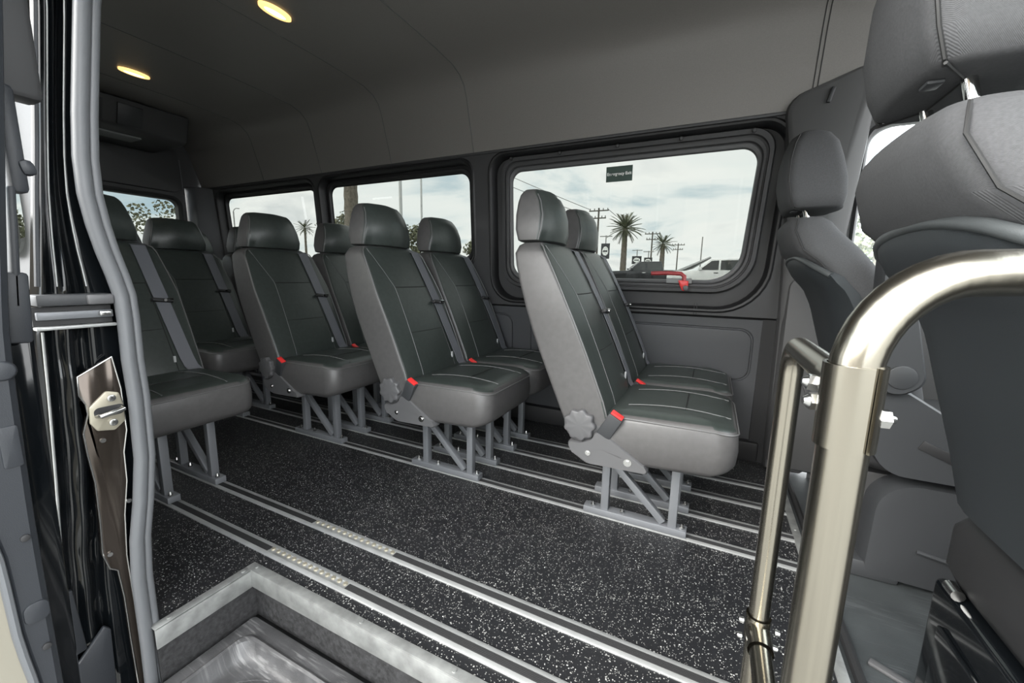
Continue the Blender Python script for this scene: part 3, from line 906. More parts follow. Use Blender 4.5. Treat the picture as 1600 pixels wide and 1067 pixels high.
# ------------------------------------------------------------------ cab seats
def cab_seat(t, mirror=1):
    # local: x forward, y left, origin on the floor under the seat's middle
    def sec(z, wv, xr, xf, cr=0.0, r=0.05):
        return seat_section(z, wv, xr, xf, cr, r)
    # backrest cloth
    B = [(0.47, 0.14, 0.27, 0.230), (0.52, 0.128, 0.26, 0.233), (0.58, 0.112, 0.245, 0.235), (0.70, 0.074, 0.21, 0.235), (0.82, 0.034, 0.165, 0.228), (0.88, -0.006, 0.13, 0.222), (0.925, -0.042, 0.10, 0.215), (0.962, -0.086, 0.072, 0.206), (1.02, -0.108, 0.02, 0.182)]
    SHX = [(0.47, 0.105), (0.58, 0.078), (0.68, 0.048), (0.78, 0.018), (0.84, -0.010), (0.88, -0.048), (0.92, -0.070), (0.97, -0.072)]
    def shell_x(z):
        for (z0, x0), (z1, x1) in zip(SHX, SHX[1:]):
            if z <= z1:
                return x0 + (x1 - x0) * (z - z0) / (z1 - z0)
        return SHX[-1][1]
    rings = [sec(0.46, 0.16, 0.15, 0.24)]
    rings += [sec(z, w_, a, c_, 0.01) for z, a, c_, w_ in B]
    rings += [sec(1.048, 0.168, -0.108, 0.0, 0.006), sec(1.062, 0.148, -0.099, -0.02, 0.004, 0.035), sec(1.068, 0.10, -0.085, -0.035, 0.0, 0.02)]
    bk = MB().loft(rings).build('backrest', M['fabric'], t, ang=60)
    for s in (-1, 1):
        P = [(a + 0.012, s * (w_ - 0.008), z) for z, a, c_, w_ in B]
        MB().tube(P + [(-0.09, s * 0.155, 1.056)], 0.0022, 6).build('side_seam', M['stitch'], bk)
    # plastic shell on the rear with an arched upper edge
    rows = []
    NY = 14
    for i in range(19):
        row = []
        for j in range(NY + 1):
            v = -1 + 2 * j / NY
            ztop = 0.950 - 0.030 * v * v - 0.030 * v ** 8
            zbot = 0.49
            z = zbot + (ztop - zbot) * i / 18
            # interpolate back
            zi = max(0.47, min(1.02, z))
            for (z0, a0, c0, w0), (z1, a1, c1, w1_) in zip(B, B[1:]):
                if zi <= z1:
                    k = (zi - z0) / (z1 - z0)
                    xr = a0 + (a1 - a0) * k
                    ww = w0 + (w1_ - w0) * k
                    break
            lip = 0.010 + 0.010 * (1 - (i / 18) ** 3)
            wrap = 0.045 * abs(v) ** 5
            row.append((shell_x(z) + wrap, v * (ww + 0.012), z))
        rows.append(row)
    b = MB().grid(rows)
    inner = [[(x + 0.034, y * 0.97, z - 0.006) for x, y, z in r] for r in rows]
    b.grid(inner)
    # close the rim
    rim = [rows[0][j] for j in range(NY + 1)] + [rows[i][NY] for i in range(1, 19)] + [rows[18][j] for j in range(NY - 1, -1, -1)] + [rows[i][0] for i in range(17, 0, -1)]
    rim2 = [inner[0][j] for j in range(NY + 1)] + [inner[i][NY] for i in range(1, 19)] + [inner[18][j] for j in range(NY - 1, -1, -1)] + [inner[i][0] for i in range(17, 0, -1)]
    b.loft([rim, rim2], False, False)
    sh = b.build('back_shell', M['shell'], t, ang=50)
    MB().tube([(x + 0.003, y * 0.985, z - 0.003) for x, y, z in rows[18]], 0.0085, 10).build('shell_rim', M['shell_rim'], sh)
    # headrest
    H = [(1.118, -0.108, 0.03, 0.112), (1.15, -0.120, 0.035, 0.120), (1.20, -0.130, 0.03, 0.122), (1.26, -0.130, 0.015, 0.116), (1.31, -0.122, 0.0, 0.104), (1.34, -0.11, -0.02, 0.086)]
    rings = [sec(1.112, 0.075, -0.09, 0.005, 0, 0.02), sec(1.113, 0.102, -0.10, 0.02, 0.0, 0.03)] + [sec(z, w_, a, c_, 0.012, 0.028) for z, a, c_, w_ in H] + [sec(1.352, 0.07, -0.095, -0.045, 0, 0.02)]
    hr = MB().loft(rings).build('headrest', M['fabric'], t, ang=60)
    for s in (-1, 1):
        P = [(-0.097, s * 0.098, 1.1135)] + [(a + 0.008, s * (w_ - 0.006), z) for z, a, c_, w_ in H]
        MB().tube(P, 0.0022, 6).build('headrest_seam', M['stitch'], hr)
    MB().tube([(-0.10, -0.11, 1.1125), (-0.06, -0.05, 1.1115), (-0.06, 0.05, 1.1115), (-0.10, 0.11, 1.1125)], 0.002, 6).build('headrest_seam', M['stitch'], hr)
    MB().box(-0.100, -0.082, -0.066, -0.040, 1.107, 1.114).build('post_release', M['plastic'], hr, bevel=0.004)
    for s in (-1, 1):
        MB().tube([(-0.048, s * 0.055, 1.035), (-0.054, s * 0.055, 1.06), (-0.052, s * 0.055, 1.085), (-0.060, s * 0.055, 1.115)], 0.0075, 12).build('headrest_post', M['chrome'], hr)
    # cushion
    rings = []
    for ins, z in ((0.05, 0.33), (0.012, 0.335), (0.0, 0.36), (0.0, 0.43), (0.012, 0.455), (0.05, 0.468), (0.1, 0.466)):
        rings.append([(x, y, z) for x, y in rr(0.12 + ins, 0.62 - ins, -0.245 + ins, 0.245 - ins, 0.06, 5)])
    MB().loft(rings).build('cushion', M['rubber'], t, ang=60)
    # side valance with slot, near side
    for s in (-1,):
        pr = roundpoly([(0.10, 0.46, 0.08), (0.17, 0.34, 0.08), (0.55, 0.34, 0.05), (0.60, 0.42, 0.03), (0.32, 0.50, 0.1), (0.13, 0.62, 0.05)], 5)
        b = MB().loft([[(x, s * 0.235, z) for x, z in pr], [(x, s * 0.262, z) for x, z in pr], [(x * .97 + .008, s * 0.270, z * .97 + .01) for x, z in pr]])
        va = b.build('side_valance', M['plastic'], t, ang=40)
        MB().bar((0.235, s * 0.2705, 0.440), (0.315, s * 0.2705, 0.405), 0.026, 0.004).build('valance_slot', M['rubber'], va, bevel=0.0015)
    # armrest on the inner side
    return bk

ps = thing('cab_seat', 'dark cloth front passenger seat seen from behind, right edge of view', 'seat', (0.310, 0.765, 0), group='cloth seats of the cab')
cab_seat(ps)
ds = copy_tree(ps, None, (0.305, 1.69, 0), 'dark cloth driver seat beyond the grab rail, beside the driver window')
for c in ds.children:
    if c.name.startswith('headrest'):
        c.location.z = -0.018
# passenger seat's black steel box
b = MB().box(0.115, 0.60, -0.215, 0.215, -0.012, 0.325)
sb = b.build('seat_base', M['gloss'], ps, bevel=0.012, seg=3)
for z in (0.09, 0.17, 0.25):
    MB().box(0.16, 0.56, -0.222, -0.213, z, z + 0.03).build('base_rib', M['gloss'], sb, bevel=0.004)
MB().box(0.107, 0.116, -0.16, 0.16, 0.05, 0.26).build('base_recess_panel', M['gloss'], sb, bevel=0.004)
MB().bar((0.16, 0.205, 0.335), (0.62, 0.205, 0.335), 0.03, 0.02).build('slide_rail', M['rubber'], ps, bevel=0.003)
MB().bar((0.16, -0.205, 0.335), (0.62, -0.205, 0.335), 0.03, 0.02).build('slide_rail', M['rubber'], ps, bevel=0.003)
MB().cyl((0.118, 0.14, 0.335), (0.118, 0.17, 0.335), 0.010, 10).build('slide_bolt', M['bolt'], ps)
MB().cyl((0.16, 0.10, 0.335), (0.16, 0.13, 0.335), 0.010, 10).build('slide_bolt', M['bolt'], ps)
# driver's base: black box plus plastic cover with curved top
MB().box(0.13, 0.62, -0.16, 0.24, -0.012, 0.30).build('seat_base', M['rubber'], ds, bevel=0.012)
pr = roundpoly([(0.165, 0.0, 0.03), (0.50, -0.01, 0.02), (0.54, 0.31, 0.05), (0.172, 0.315, 0.10)], 7)
b = MB().loft([[(x, -0.16, z) for x, z in pr], [(x, -0.215, z) for x, z in pr], [(x * .94 + .019, -0.235, z * .94 + .01) for x, z in pr], [(x * .80 + .065, -0.238, z * .80 + .03) for x, z in pr]])
bc = b.build('base_cover', M['plastic'], ds, ang=40)
MB().tube([(0.28, -0.239, 0.115), (0.35, -0.246, 0.107), (0.43, -0.246, 0.110), (0.51, -0.239, 0.135)], 0.006, 8).build('cover_crease', M['plastic'], bc)
MB().box(0.10, 0.26, -0.235, -0.12, -0.012, 0.045).build('base_ledge', M['plastic'], ds, bevel=0.012)
# driver's inboard armrest folded up beside the back, with round hinge button
pa = roundpoly([(0.085, 0.95, 0.02), (0.10, 0.61, 0.04), (0.15, 0.555, 0.05), (0.215, 0.61, 0.04), (0.135, 0.95, 0.02)], 6)
b = MB().loft([[(x, -0.245, z) for x, z in pa], [(x, -0.300, z) for x, z in pa], [(x * .9 + .014, -0.308, z * .97 + .022) for x, z in pa]])
ar = b.build('folded_armrest', M['plastic'], ds, ang=40)
MB().cyl((0.160, -0.304, 0.625), (0.160, -0.313, 0.625), 0.032, 20).build('hinge_button', M['plastic'], ar, bevel=0.003)

# ------------------------------------------------------------------ grab rail
gr = thing('grab_rail', 'brushed stainless grab rail frame on two posts beside the step', 'grab rail', (0.103, 0.39, 0))
RM = 0.0172
P = [(0, 0, 0.0), (0, 0, 0.30), (0, 0, 0.60), (0, 0, 0.795)]
c0 = Vector((0.93, 0.40, 0)).normalized()
for k in range(1, 11):
    a = PI / 2 * k / 10
    P.append(tuple(Vector((0, 0, 0.80)) + c0 * (0.078 * (1 - math.cos(a))) + Vector((0, 0, 0.078 * math.sin(a)))))
e = Vector(P[-1])
c1 = Vector((0.90, 0.44, 0.03)).normalized()
for k in range(1, 4):
    P.append(tuple(e + c1 * (0.045 * k)))
e = Vector(P[-1])
P += [tuple(e + Vector(d)) for d in ((0.03, 0.010, 0.001), (0.06, 0.014, 0.001), (0.10, 0.014, 0.001))]
b = MB().tube(P, RM, 32)
b.build('main_tube', M['inox'], gr, ang=60)
MB().cyl((0, 0, 0.0), (0, 0, 0.008), 0.04, 24).build('base_flange', M['inox'], gr, bevel=0.002)
# second post
RS = 0.0138
y2 = 0.26
P = [(0.002, y2, 0.0), (0.002, y2, 0.40), (0.002, y2, 0.748)]
for k in range(1, 8):
    a = PI / 2 * k / 7
    P.append((0.002, y2 - 0.038 * (1 - math.cos(a)), 0.748 + 0.038 * math.sin(a)))
P += [(0.001, 0.12, 0.787), (0.0, 0.015, 0.788)]
MB().tube(P, RS, 28).build('side_tube', M['inox'], gr, ang=60)
MB().cyl((0.002, y2, 0.0), (0.002, y2, 0.008), 0.034, 24).build('base_flange', M['inox'], gr, bevel=0.002)
# clamp round main tube: two half shells
for s in (-1, 1):
    ring0 = []
    for r in (RM + 0.0005, RM + 0.0028):
        pass
    outer_, inner_ = [], []
    a0, a1 = (math.radians(-52), math.radians(100)) if s > 0 else (math.radians(128), math.radians(292))
    pts = []
    for k in range(15):
        a = a0 + (a1 - a0) * k / 14
        pts.append(((RM + 0.0030) * math.cos(a), (RM + 0.0030) * math.sin(a)))
    for k in range(14, -1, -1):
        a = a0 + (a1 - a0) * k / 14
        pts.append(((RM + 0.0004) * math.cos(a), (RM + 0.0004) * math.sin(a)))
    MB().prism(pts, 'z', 0.742, 0.808).build('clamp_half', M['inox'], gr, ang=50)
# collar on the cross tube and bolts
MB().cyl((0, 0.018, 0.787), (0, 0.048, 0.787), RS + 0.003, 24).build('clamp_collar', M['inox'], gr)
for p, d in (((-0.018, 0.034, 0.783), (-1, 0, 0.1)), ((-0.020, 0.012, 0.772), (-1, -0.2, 0)), ((0.021, 0.0, 0.768), (1, 0.1, 0))):
    p, d = Vector(p), Vector(d).normalized()
    MB().cyl(p - d * .004, p + d * 0.004, 0.0075, 6).cyl(p + d * 0.004, p + d * 0.008, 0.0055, 10, 0.003).build('clamp_bolt', M['bolt'], gr)
# lower cross rung and its clamp
MB().tube([(0.002, y2 - 0.01, 0.352), (0.001, 0.1, 0.352), (0, 0.012, 0.352)], RS, 28).build('cross_rung', M['inox'], gr, ang=60)
pts = []
for k in range(20):
    a = 2 * PI * k / 20
    pts.append(((RS + 0.0028) * math.cos(a), (RS + 0.0028) * math.sin(a)))
MB().loft([[(0.002 + u, y2 + v, z) for u, v in pts] for z in (0.333, 0.372)], False, False).loft([[(0.002 + u, y, 0.352 + v) for u, v in pts] for y in (y2 - 0.012, y2 - 0.048)], False, False).build('tee_clamp', M['inox'], gr)
for x, z in ((-0.018, 0.365), (-0.018, 0.338), (0.022, 0.362), (0.022, 0.336)):
    sgn = 1 if x > 0 else -1
    MB().cyl((x, y2 - 0.012, z), (x + sgn * 0.006, y2 - 0.012, z), 0.005, 10, 0.004).build('tee_bolt', M['bolt'], gr)

# ------------------------------------------------------------------ ceiling lamps, air unit
def ceiling_lamp(x, y, z, label):
    t = thing('ceiling_lamp', label, 'lamp', (x, y, z), group='oval ceiling lamps')
    def ov(a, b_, zz, n=28):
        return [(b_ * math.cos(2 * PI * k / n), a * math.sin(2 * PI * k / n), zz) for k in range(n)]
    MB().loft([ov(0.070, 0.034, 0.004), ov(0.070, 0.034, -0.005), ov(0.064, 0.028, -0.007)], False, True).build('lamp_lens', M['lamp'], t)
    MB().loft([ov(0.050, 0.017, -0.006), ov(0.040, 0.012, -0.009)], False, True).build('lamp_bulb', M['lamp_core'], t)
    return t
ceiling_lamp(-1.75, 1.258, 1.944, 'lit oval ceiling lamp nearest the front, warm yellow')
ceiling_lamp(-3.0, 1.278, 1.944, 'lit oval ceiling lamp towards the rear, above the air unit')

ac = thing('air_unit', 'dark overhead air unit with louvred vents and grille panel at rear', 'air unit', (-3.67, 1.14, 1.655))
b = MB().prism([(0.20, 0.285), (0.14, 0.12), (0.06, 0.10), (-0.34, 0.10), (-0.34, 0.285)], 'y', -0.62, 0.64)
b.build('unit_housing', M['wall_up'], ac, bevel=0.02, seg=3)
MB().box(-0.10, 0.05, 0.0, 0.40, 0.088, 0.102).build('grille_panel', M['acpanel'], ac, bevel=0.004)
for y in (0.10, 0.30):
    v_ = MB().bar((0.152, y, 0.13), (0.196, y, 0.25), 0.012, 0.13).build('louvre_vent', M['plastic'], ac, bevel=0.004)
    for k in range(4):
        q = k / 3
        MB().bar((0.163 + 0.026 * q, y - 0.05, 0.145 + 0.082 * q), (0.163 + 0.026 * q, y + 0.05, 0.145 + 0.082 * q), 0.006, 0.006).build('louvre', M['plastic_grey'], v_)

# ------------------------------------------------------------------ sign and handle on the exit window
sg = MB()
def sgp(x, z, o):
    return wp(x, z, o)
sg.add([sgp(x, z, o) for o in (0.0515, 0.0525) for x, z in ((-0.541, 1.350), (-0.410, 1.350), (-0.410, 1.423), (-0.541, 1.423))], [(0, 1, 2, 3), (4, 7, 6, 5), (0, 4, 5, 1), (1, 5, 6, 2), (2, 6, 7, 3), (3, 7, 4, 0)])
sgo = sg.build('exit_sign', M['sign'])
tag(sgo, 'small green sign reading Emergency Exit stuck on the large window', 'sign')
tx = bpy.data.curves.new('sign_text', 'FONT')
tx.body = 'Emergency Exit'
tx.size = 0.0195
tx.offset = 0.0005
tx.align_x = 'CENTER'
tx.align_y = 'CENTER'
tx.extrude = 0.0004
to = bpy.data.objects.new('sign_text', tx)
COL.objects.link(to)
bpy.context.view_layer.update()
dg = bpy.context.evaluated_depsgraph_get()
tm = bpy.data.meshes.new_from_object(to.evaluated_get(dg))
bpy.data.objects.remove(to, do_unlink=True)
tm.materials.clear()
tm.materials.append(M['letter'])
xs_ = [v.co.x for v in tm.vertices]
wd_ = max(xs_) - min(xs_)
for v in tm.vertices:
    x = -0.4755 + v.co.x * 0.122 / wd_
    z = 1.3865 + v.co.y
    v.co = Vector(wp(x, z, 0.0508 - v.co.z))
tl = bpy.data.objects.new('sign_lettering', tm)
COL.objects.link(tl)
tl.parent = sgo

hd = thing('release_handle', 'red emergency release handle at the bottom of the exit window', 'handle', (-0.135, wy(0.86), 0.86))
b = MB().tube([(-0.150, 0.012, 0.034), (-0.07, 0.010, 0.036), (-0.012, 0.008, 0.034), (0.004, 0.006, 0.022), (0.006, 0.004, -0.01)], 0.0105, 10)
b.build('handle_lever', M['red_dull'], hd)
b = MB().prism(roundpoly([(-0.022, 0.002, 0.003), (0.0, -0.050, 0.012), (0.024, -0.045, 0.012), (0.026, 0.0, 0.004)], 4), 'y', -0.008, 0.012)
b.build('handle_bracket', M['red'], hd, bevel=0.003)
MB().cyl((0.016, -0.008, -0.034), (0.016, -0.018, -0.034), 0.0125, 14).build('pivot_bolt', M['plastic_grey'], hd, bevel=0.002)
MB().box(-0.075, 0.04, 0.004, 0.009, -0.012, 0.012).build('clear_label', M['acpanel'], hd)

# ------------------------------------------------------------------ door opening: seal, jamb, sliding door
sl = [(1.75, 0.500), (1.55, 0.468), (1.40, 0.437), (1.28, 0.422), (1.175, 0.409), (1.09, 0.401), (1.02, 0.400), (0.96, 0.406), (0.905, 0.415), (0.855, 0.426), (0.81, 0.434), (0.755, 0.435), (0.665, 0.433), (0.575, 0.435), (0.43, 0.431), (0.325, 0.418), (0.235, 0.403), (0.137, 0.396), (-0.04, 0.395), (-0.15, 0.393), (-0.25, 0.393)]
P = []
for (z0, y0), (z1, y1) in zip(sl, sl[1:]):
    for k in range(4):
        t = k / 4
        P.append((-1.173, y0 + (y1 - y0) * t, z0 + (z1 - z0) * t))
P.append((-1.173, sl[-1][1], sl[-1][0]))
# seal: two lobes side by side
def lobe(dy, r, dx):
    return [(x + dx, y + dy, z) for x, y, z in P]
se = MB().tube(lobe(-0.007, 0, 0), 0.0135, 14, ry=0.0135).build('door_seal', M['seal'])
tag(se, 'grey rubber door seal curving down the edge of the door opening', 'door seal')
MB().tube(lobe(0.0125, 0, -0.004), 0.0095, 12).build('seal_lip', M['seal'], se)

def seal_y(z):
    for (z0, y0), (z1, y1) in zip(sl, sl[1:]):
        if z >= z1:
            t = (z - z0) / (z1 - z0)
            return y0 + (y1 - y0) * t
    return sl[-1][1]
def left_y(z):
    T = [(1.75, 0.392), (1.36, 0.366), (1.10, 0.338), (0.81, 0.302), (0.74, 0.291), (0.64, 0.286), (0.23, 0.262), (-0.25, 0.24)]
    for (z0, y0), (z1, y1) in zip(T, T[1:]):
        if z >= z1:
            t = (z - z0) / (z1 - z0)
            return y0 + (y1 - y0) * t
    return T[-1][1]
# black painted jamb facing forward
rows = []
for i in range(70):
    z = 1.75 - 2.0 * i / 69
    a, c_ = left_y(z), seal_y(z) + 0.01
    row = []
    for j in range(29):
        t = j / 28
        y = a + (c_ - a) * t
        dx = 0.0
        for cpos, wdt, h in ((0.10, 0.07, 0.020), (0.36, 0.06, 0.012), (0.52, 0.05, -0.018)):
            dx += h * math.exp(-((t - cpos) / wdt) ** 2)
        if z < 0.74:
            dx += 0.004 * math.sin(z * 42 + t * 3) * math.exp(-((t - 0.3) / 0.16) ** 2)
        row.append((-1.215 + dx, y, z))
    rows.append(row)
jm = MB().grid(rows).build('door_4', M['gloss'], kind='structure', ang=70)
b = MB().box(-1.30, -1.225, 0.24, 0.45, -0.25, 1.75)
# rubber and flange lines on the upper pillar
def line_on(t, z0, z1, r, m, name, dx=0.02):
    pts = []
    for k in range(25):
        z = z0 + (z1 - z0) * k / 24
        a, c_ = left_y(z), seal_y(z) + 0.01
        pts.append((-1.215 + dx, a + (c_ - a) * t, z))
    return MB().tube(pts, r, 8).build(name, m, jm)
line_on(0.07, 1.74, 0.83, 0.006, M['door_trim'], 'pillar_rubber', 0.012)
line_on(0.26, 1.74, 0.83, 0.0014, M['alu'], 'pillar_flange', 0.012)
line_on(0.60, 1.74, 0.83, 0.0016, M['alu'], 'pillar_flange', 0.004)
line_on(0.10, 0.74, 0.28, 0.0022, M['alu'], 'pillar_flange', 0.022)
# door guide rail across the pillar
b = MB().box(-1.222, -1.175, 0.300, 0.418, 0.792, 0.815)
gd = b.build('door_guide', M['plastic'], bevel=0.004)
tag(gd, 'black sliding door guide rail set across the door pillar', 'guide rail')
MB().box(-1.180, -1.168, 0.372, 0.414, 0.793, 0.814).build('guide_cap', M['plastic_grey'], gd, bevel=0.004)
MB().box(-1.222, -1.195, 0.296, 0.415, 0.752, 0.790).build('guide_channel', M['rubber'], gd)
MB().box(-1.196, -1.186, 0.30, 0.415, 0.764, 0.780).build('guide_slot', M['steel'], gd, bevel=0.002)
MB().box(-1.187, -1.176, 0.390, 0.410, 0.768, 0.778).build('guide_roller', M['bolt'], gd, bevel=0.002)
MB().box(-1.20, -1.18, 0.296, 0.417, 0.744, 0.751).build('guide_lip', M['alu'], gd, bevel=0.002)

# polished black latch panel with the striker, brown reflection in its colour
pp = [(0.404, 0.674), (0.345, 0.640), (0.343, 0.600), (0.351, 0.578), (0.352, 0.555), (0.341, 0.515), (0.342, 0.470), (0.347, 0.40), (0.345, 0.30), (0.341, 0.225), (0.349, 0.185), (0.362, 0.172), (0.366, 0.10), (0.366, -0.02), (0.368, -0.20), (0.380, -0.20), (0.382, 0.05), (0.381, 0.20), (0.388, 0.30), (0.400, 0.38), (0.402, 0.45), (0.412, 0.50), (0.412, 0.60)]
b = MB().prism(pp, 'x', -1.205, -1.192)
lp = b.build('latch_panel', M['jamb_mirror'], bevel=0.0025)
MB().tube([(-1.192, y, z) for y, z in pp + pp[:1]], 0.0016, 6).build('edge_highlight', M['bolt'], lp)  # bright wire stands in for the highlight on the bevelled edge
tag(lp, 'polished black latch panel tinted with brown reflection on the door pillar behind the seal', 'latch panel')
oc = roundpoly([(0.362, 0.515, 0.006), (0.391, 0.508, 0.006), (0.410, 0.524, 0.006), (0.411, 0.562, 0.006), (0.406, 0.592, 0.006), (0.385, 0.600, 0.006), (0.354, 0.570, 0.006), (0.352, 0.535, 0.006)], 3)
sp = MB().prism(oc, 'x', -1.193, -1.187).build('striker_plate', M['striker'], lp, bevel=0.0015)
MB().tube([(-1.187, 0.365, 0.548), (-1.170, 0.367, 0.550), (-1.168, 0.385, 0.554), (-1.170, 0.404, 0.557), (-1.187, 0.406, 0.558)], 0.005, 10).build('striker_loop', M['bolt'], sp)
MB().prism(rr(0.360, 0.412, 0.543, 0.566, 0.010, 5), 'x', -1.187, -1.1862).build('striker_slot', M['rubber'], sp)
for y, z in ((0.391, 0.583), (0.389, 0.527)):
    MB().cyl((-1.187, y, z), (-1.182, y, z), 0.008, 12).build('striker_screw', M['bolt'], sp, bevel=0.0015)
for y, z in ((0.369, 0.49), (0.398, 0.33), (0.352, 0.22)):
    MB().cyl((-1.192, y, z), (-1.188, y, z), 0.005, 10).build('panel_stud', M['bolt'], lp)

# sliding door pushed back outside: its leading edge trim
dt = [(1.60, 0.30), (1.27, 0.277), (0.955, 0.243), (0.785, 0.226), (0.744, 0.223), (0.616, 0.219), (0.457, 0.215), (0.336, 0.214), (0.117, 0.213), (-0.25, 0.213)]
di = [(1.60, 0.15), (0.955, 0.15), (0.6, 0.15), (0.48, 0.158), (0.425, 0.170), (0.367, 0.172), (0.243, 0.174), (0.15, 0.182), (-0.25, 0.20)]
def interp(T, z):
    for (z0, y0), (z1, y1) in zip(T, T[1:]):
        if z >= z1:
            t = (z - z0) / (z1 - z0)
            return y0 + (y1 - y0) * t
    return T[-1][1]
sd = thing('sliding_door', 'grey inner edge of the opened sliding door, left border of view', 'door', (-1.0, 0.2, -0.25))
zs = [1.60 - 1.85 * k / 40 for k in range(41)]
def rel(p):
    return (p[0] + 1.0, p[1] - 0.2, p[2] + 0.25)
rings = []
for z in zs:
    a, c_ = interp(di, z), interp(dt, z)
    rings.append([rel(p) for p in ((-1.06, a, z), (-1.006, a, z), (-1.0, a + 0.006, z), (-1.0, c_ - 0.010, z), (-1.006, c_ - 0.002, z), (-1.012, c_, z), (-1.06, c_, z))])
MB().loft(rings).build('edge_trim', M['door_trim'], sd, ang=30)
# rubber edge and painted outer skin
MB().tube([rel((-0.998, interp(di, z) - 0.004, z)) for z in zs], 0.006, 8).build('edge_rubber', M['seal'], sd)
rings = []
for z in zs:
    a = interp(di, z) - 0.008
    rings.append([rel(p) for p in ((-1.06, a - 0.10, z), (-1.0, a - 0.10, z), (-1.0, a, z), (-1.06, a, z))])
MB().loft(rings).build('outer_skin', M['cream'], sd)
# trim details: cup, recess, plugs
MB().cyl(rel((-1.002, 0.207, 0.705)), rel((-0.995, 0.207, 0.705)), 0.017, 22, 0.014).build('round_cap', M['door_trim'], sd, bevel=0.002)
MB().prism([(y - 0.2, z + 0.25) for y, z in rr(0.190, 0.212, 0.545, 0.615, 0.004, 4)], 'x', -0.003, 0.002).build('recess_plate', M['door_trim'], sd, bevel=0.0015)
for y, z in ((0.198, 0.42), (0.199, 0.21)):
    MB().cyl(rel((-1.002, y, z)), rel((-0.996, y, z)), 0.006, 12).build('plug', M['rubber'], sd, bevel=0.001)
MB().prism([(y - 0.2, z + 0.25) for y, z in rr(0.180, 0.211, 0.262, 0.300, 0.012, 5)], 'x', -0.004, 0.003).build('moulded_pad', M['door_trim'], sd, bevel=0.003)
# grey handle column and window post of the sliding door seen through the gap
MB().bar(rel((-1.06, 0.272, 1.16)), rel((-1.06, 0.272, 0.99)), 0.03, 0.022).build('door_handle', M['door_trim'], sd, bevel=0.008)
MB().bar(rel((-1.05, 0.280, 1.045)), rel((-1.05, 0.286, 1.020)), 0.02, 0.020).build('handle_hook', M['door_trim'], sd, bevel=0.008)
MB().bar(rel((-1.06, 0.262, 1.0)), rel((-1.06, 0.246, 0.80)), 0.03, 0.010).build('window_post', M['door_trim'], sd, bevel=0.004)
MB().bar(rel((-1.06, 0.25, 0.86)), rel((-1.06, 0.243, 0.74)), 0.03, 0.030).build('lock_cover', M['door_trim'], sd, bevel=0.006)
MB().bar(rel((-1.09, 0.232, 0.76)), rel((-1.09, 0.213, -0.09)), 0.03, 0.07).build('inner_edge', M['gloss'], sd, bevel=0.01)
MB().box(-0.12, -0.07, 0.045, 0.124, 1.40, 1.85).build('window_frame', M['rubber'], sd, bevel=0.01)
# small grey covers low on the jamb
cv = MB().bar((-1.20, 0.276, 0.175), (-1.20, 0.284, 0.02), 0.012, 0.022, Vector((0, 1, 0))).build('jamb_cover', M['door_trim'], jm, bevel=0.003)
cv = MB().prism([(0.272, -0.12), (0.275, 0.0), (0.325, 0.055), (0.335, 0.04), (0.330, -0.12)], 'x', -1.20, -1.188).build('sill_cover', M['door_trim'], jm, bevel=0.004)

# ------------------------------------------------------------------ outside
GZ = 0.08
gy = [-200, 3.5, 7, 11, 15, 18, 400]
gz = [-0.65, -0.65, -0.52, -0.20, 0.02, 0.08, 0.08]
MB().grid([[(x, y, z) for x in (-300, -20, 20, 300)] for y, z in zip(gy, gz)]).build('ground', M['asphalt'], kind='structure')

def palm(x, y, h, trunk_r, crown_r, label, n=30, crown=True):
    t = thing('palm_tree', label, 'tree', (x, y, GZ))
    rings = []
    for k in range(25):
        z = h * k / 24
        r = trunk_r * (1.15 - 0.35 * k / 24) * (1 + 0.07 * (k % 2))
        rings.append([(r * math.cos(2 * PI * j / 12), r * math.sin(2 * PI * j / 12), z) for j in range(12)])
    MB().loft(rings).build('trunk', M['bark'], t)
    if not crown:
        return t
    # one fan frond mesh: bare stalk, then a spray of leaflets
    b = MB()
    L_ = crown_r
    def rib(s):
        return Vector((L_ * s, 0, L_ * (0.10 * s - 0.30 * s * s)))
    for k in range(4, 17):
        s = k / 16
        p = rib(s)
        ln = L_ * 0.30 * (1.05 - 0.5 * s)
        for sg_ in (-1, 1):
            q = p + Vector((ln * 0.75, sg_ * ln * 0.75, -ln * 0.30))
            wv = Vector((L_ * 0.030, 0, 0))
            b.add([p - wv, p + wv, q], [(0, 1, 2)])
    b.tube([rib(k / 8) for k in range(9)], L_ * 0.016, 4)
    f0 = b.build('frond', M['frond'], t)
    f0.location = (0, 0, h)
    rng = random.Random(int(x * 10))
    for k in range(1, n):
        f = f0.copy()
        COL.objects.link(f)
        f.parent = t
        f.location = (0, 0, h)
        f.rotation_euler = (0, -(-0.8 + 2.1 * k / n), k * 2.399)
        s = rng.uniform(0.8, 1.05)
        f.scale = (s, s, s)
    return t

palm(-9.87, 50, 6.45, 0.34, 2.1, 'tall palm tree with shaggy round crown beyond the exit window', 46)
palm(-7.09, 64, 5.65, 0.36, 1.7, 'shorter palm tree right of the tall one, near the white truck', 36)
palm(-32.4, 30, 15, 0.66, 3.0, 'thick rough palm trunk behind the second window, crown out of sight', 6)
palm(-131, 100, 15.8, 0.4, 3.4, 'small distant palm tree seen through the rearmost side window', 30)

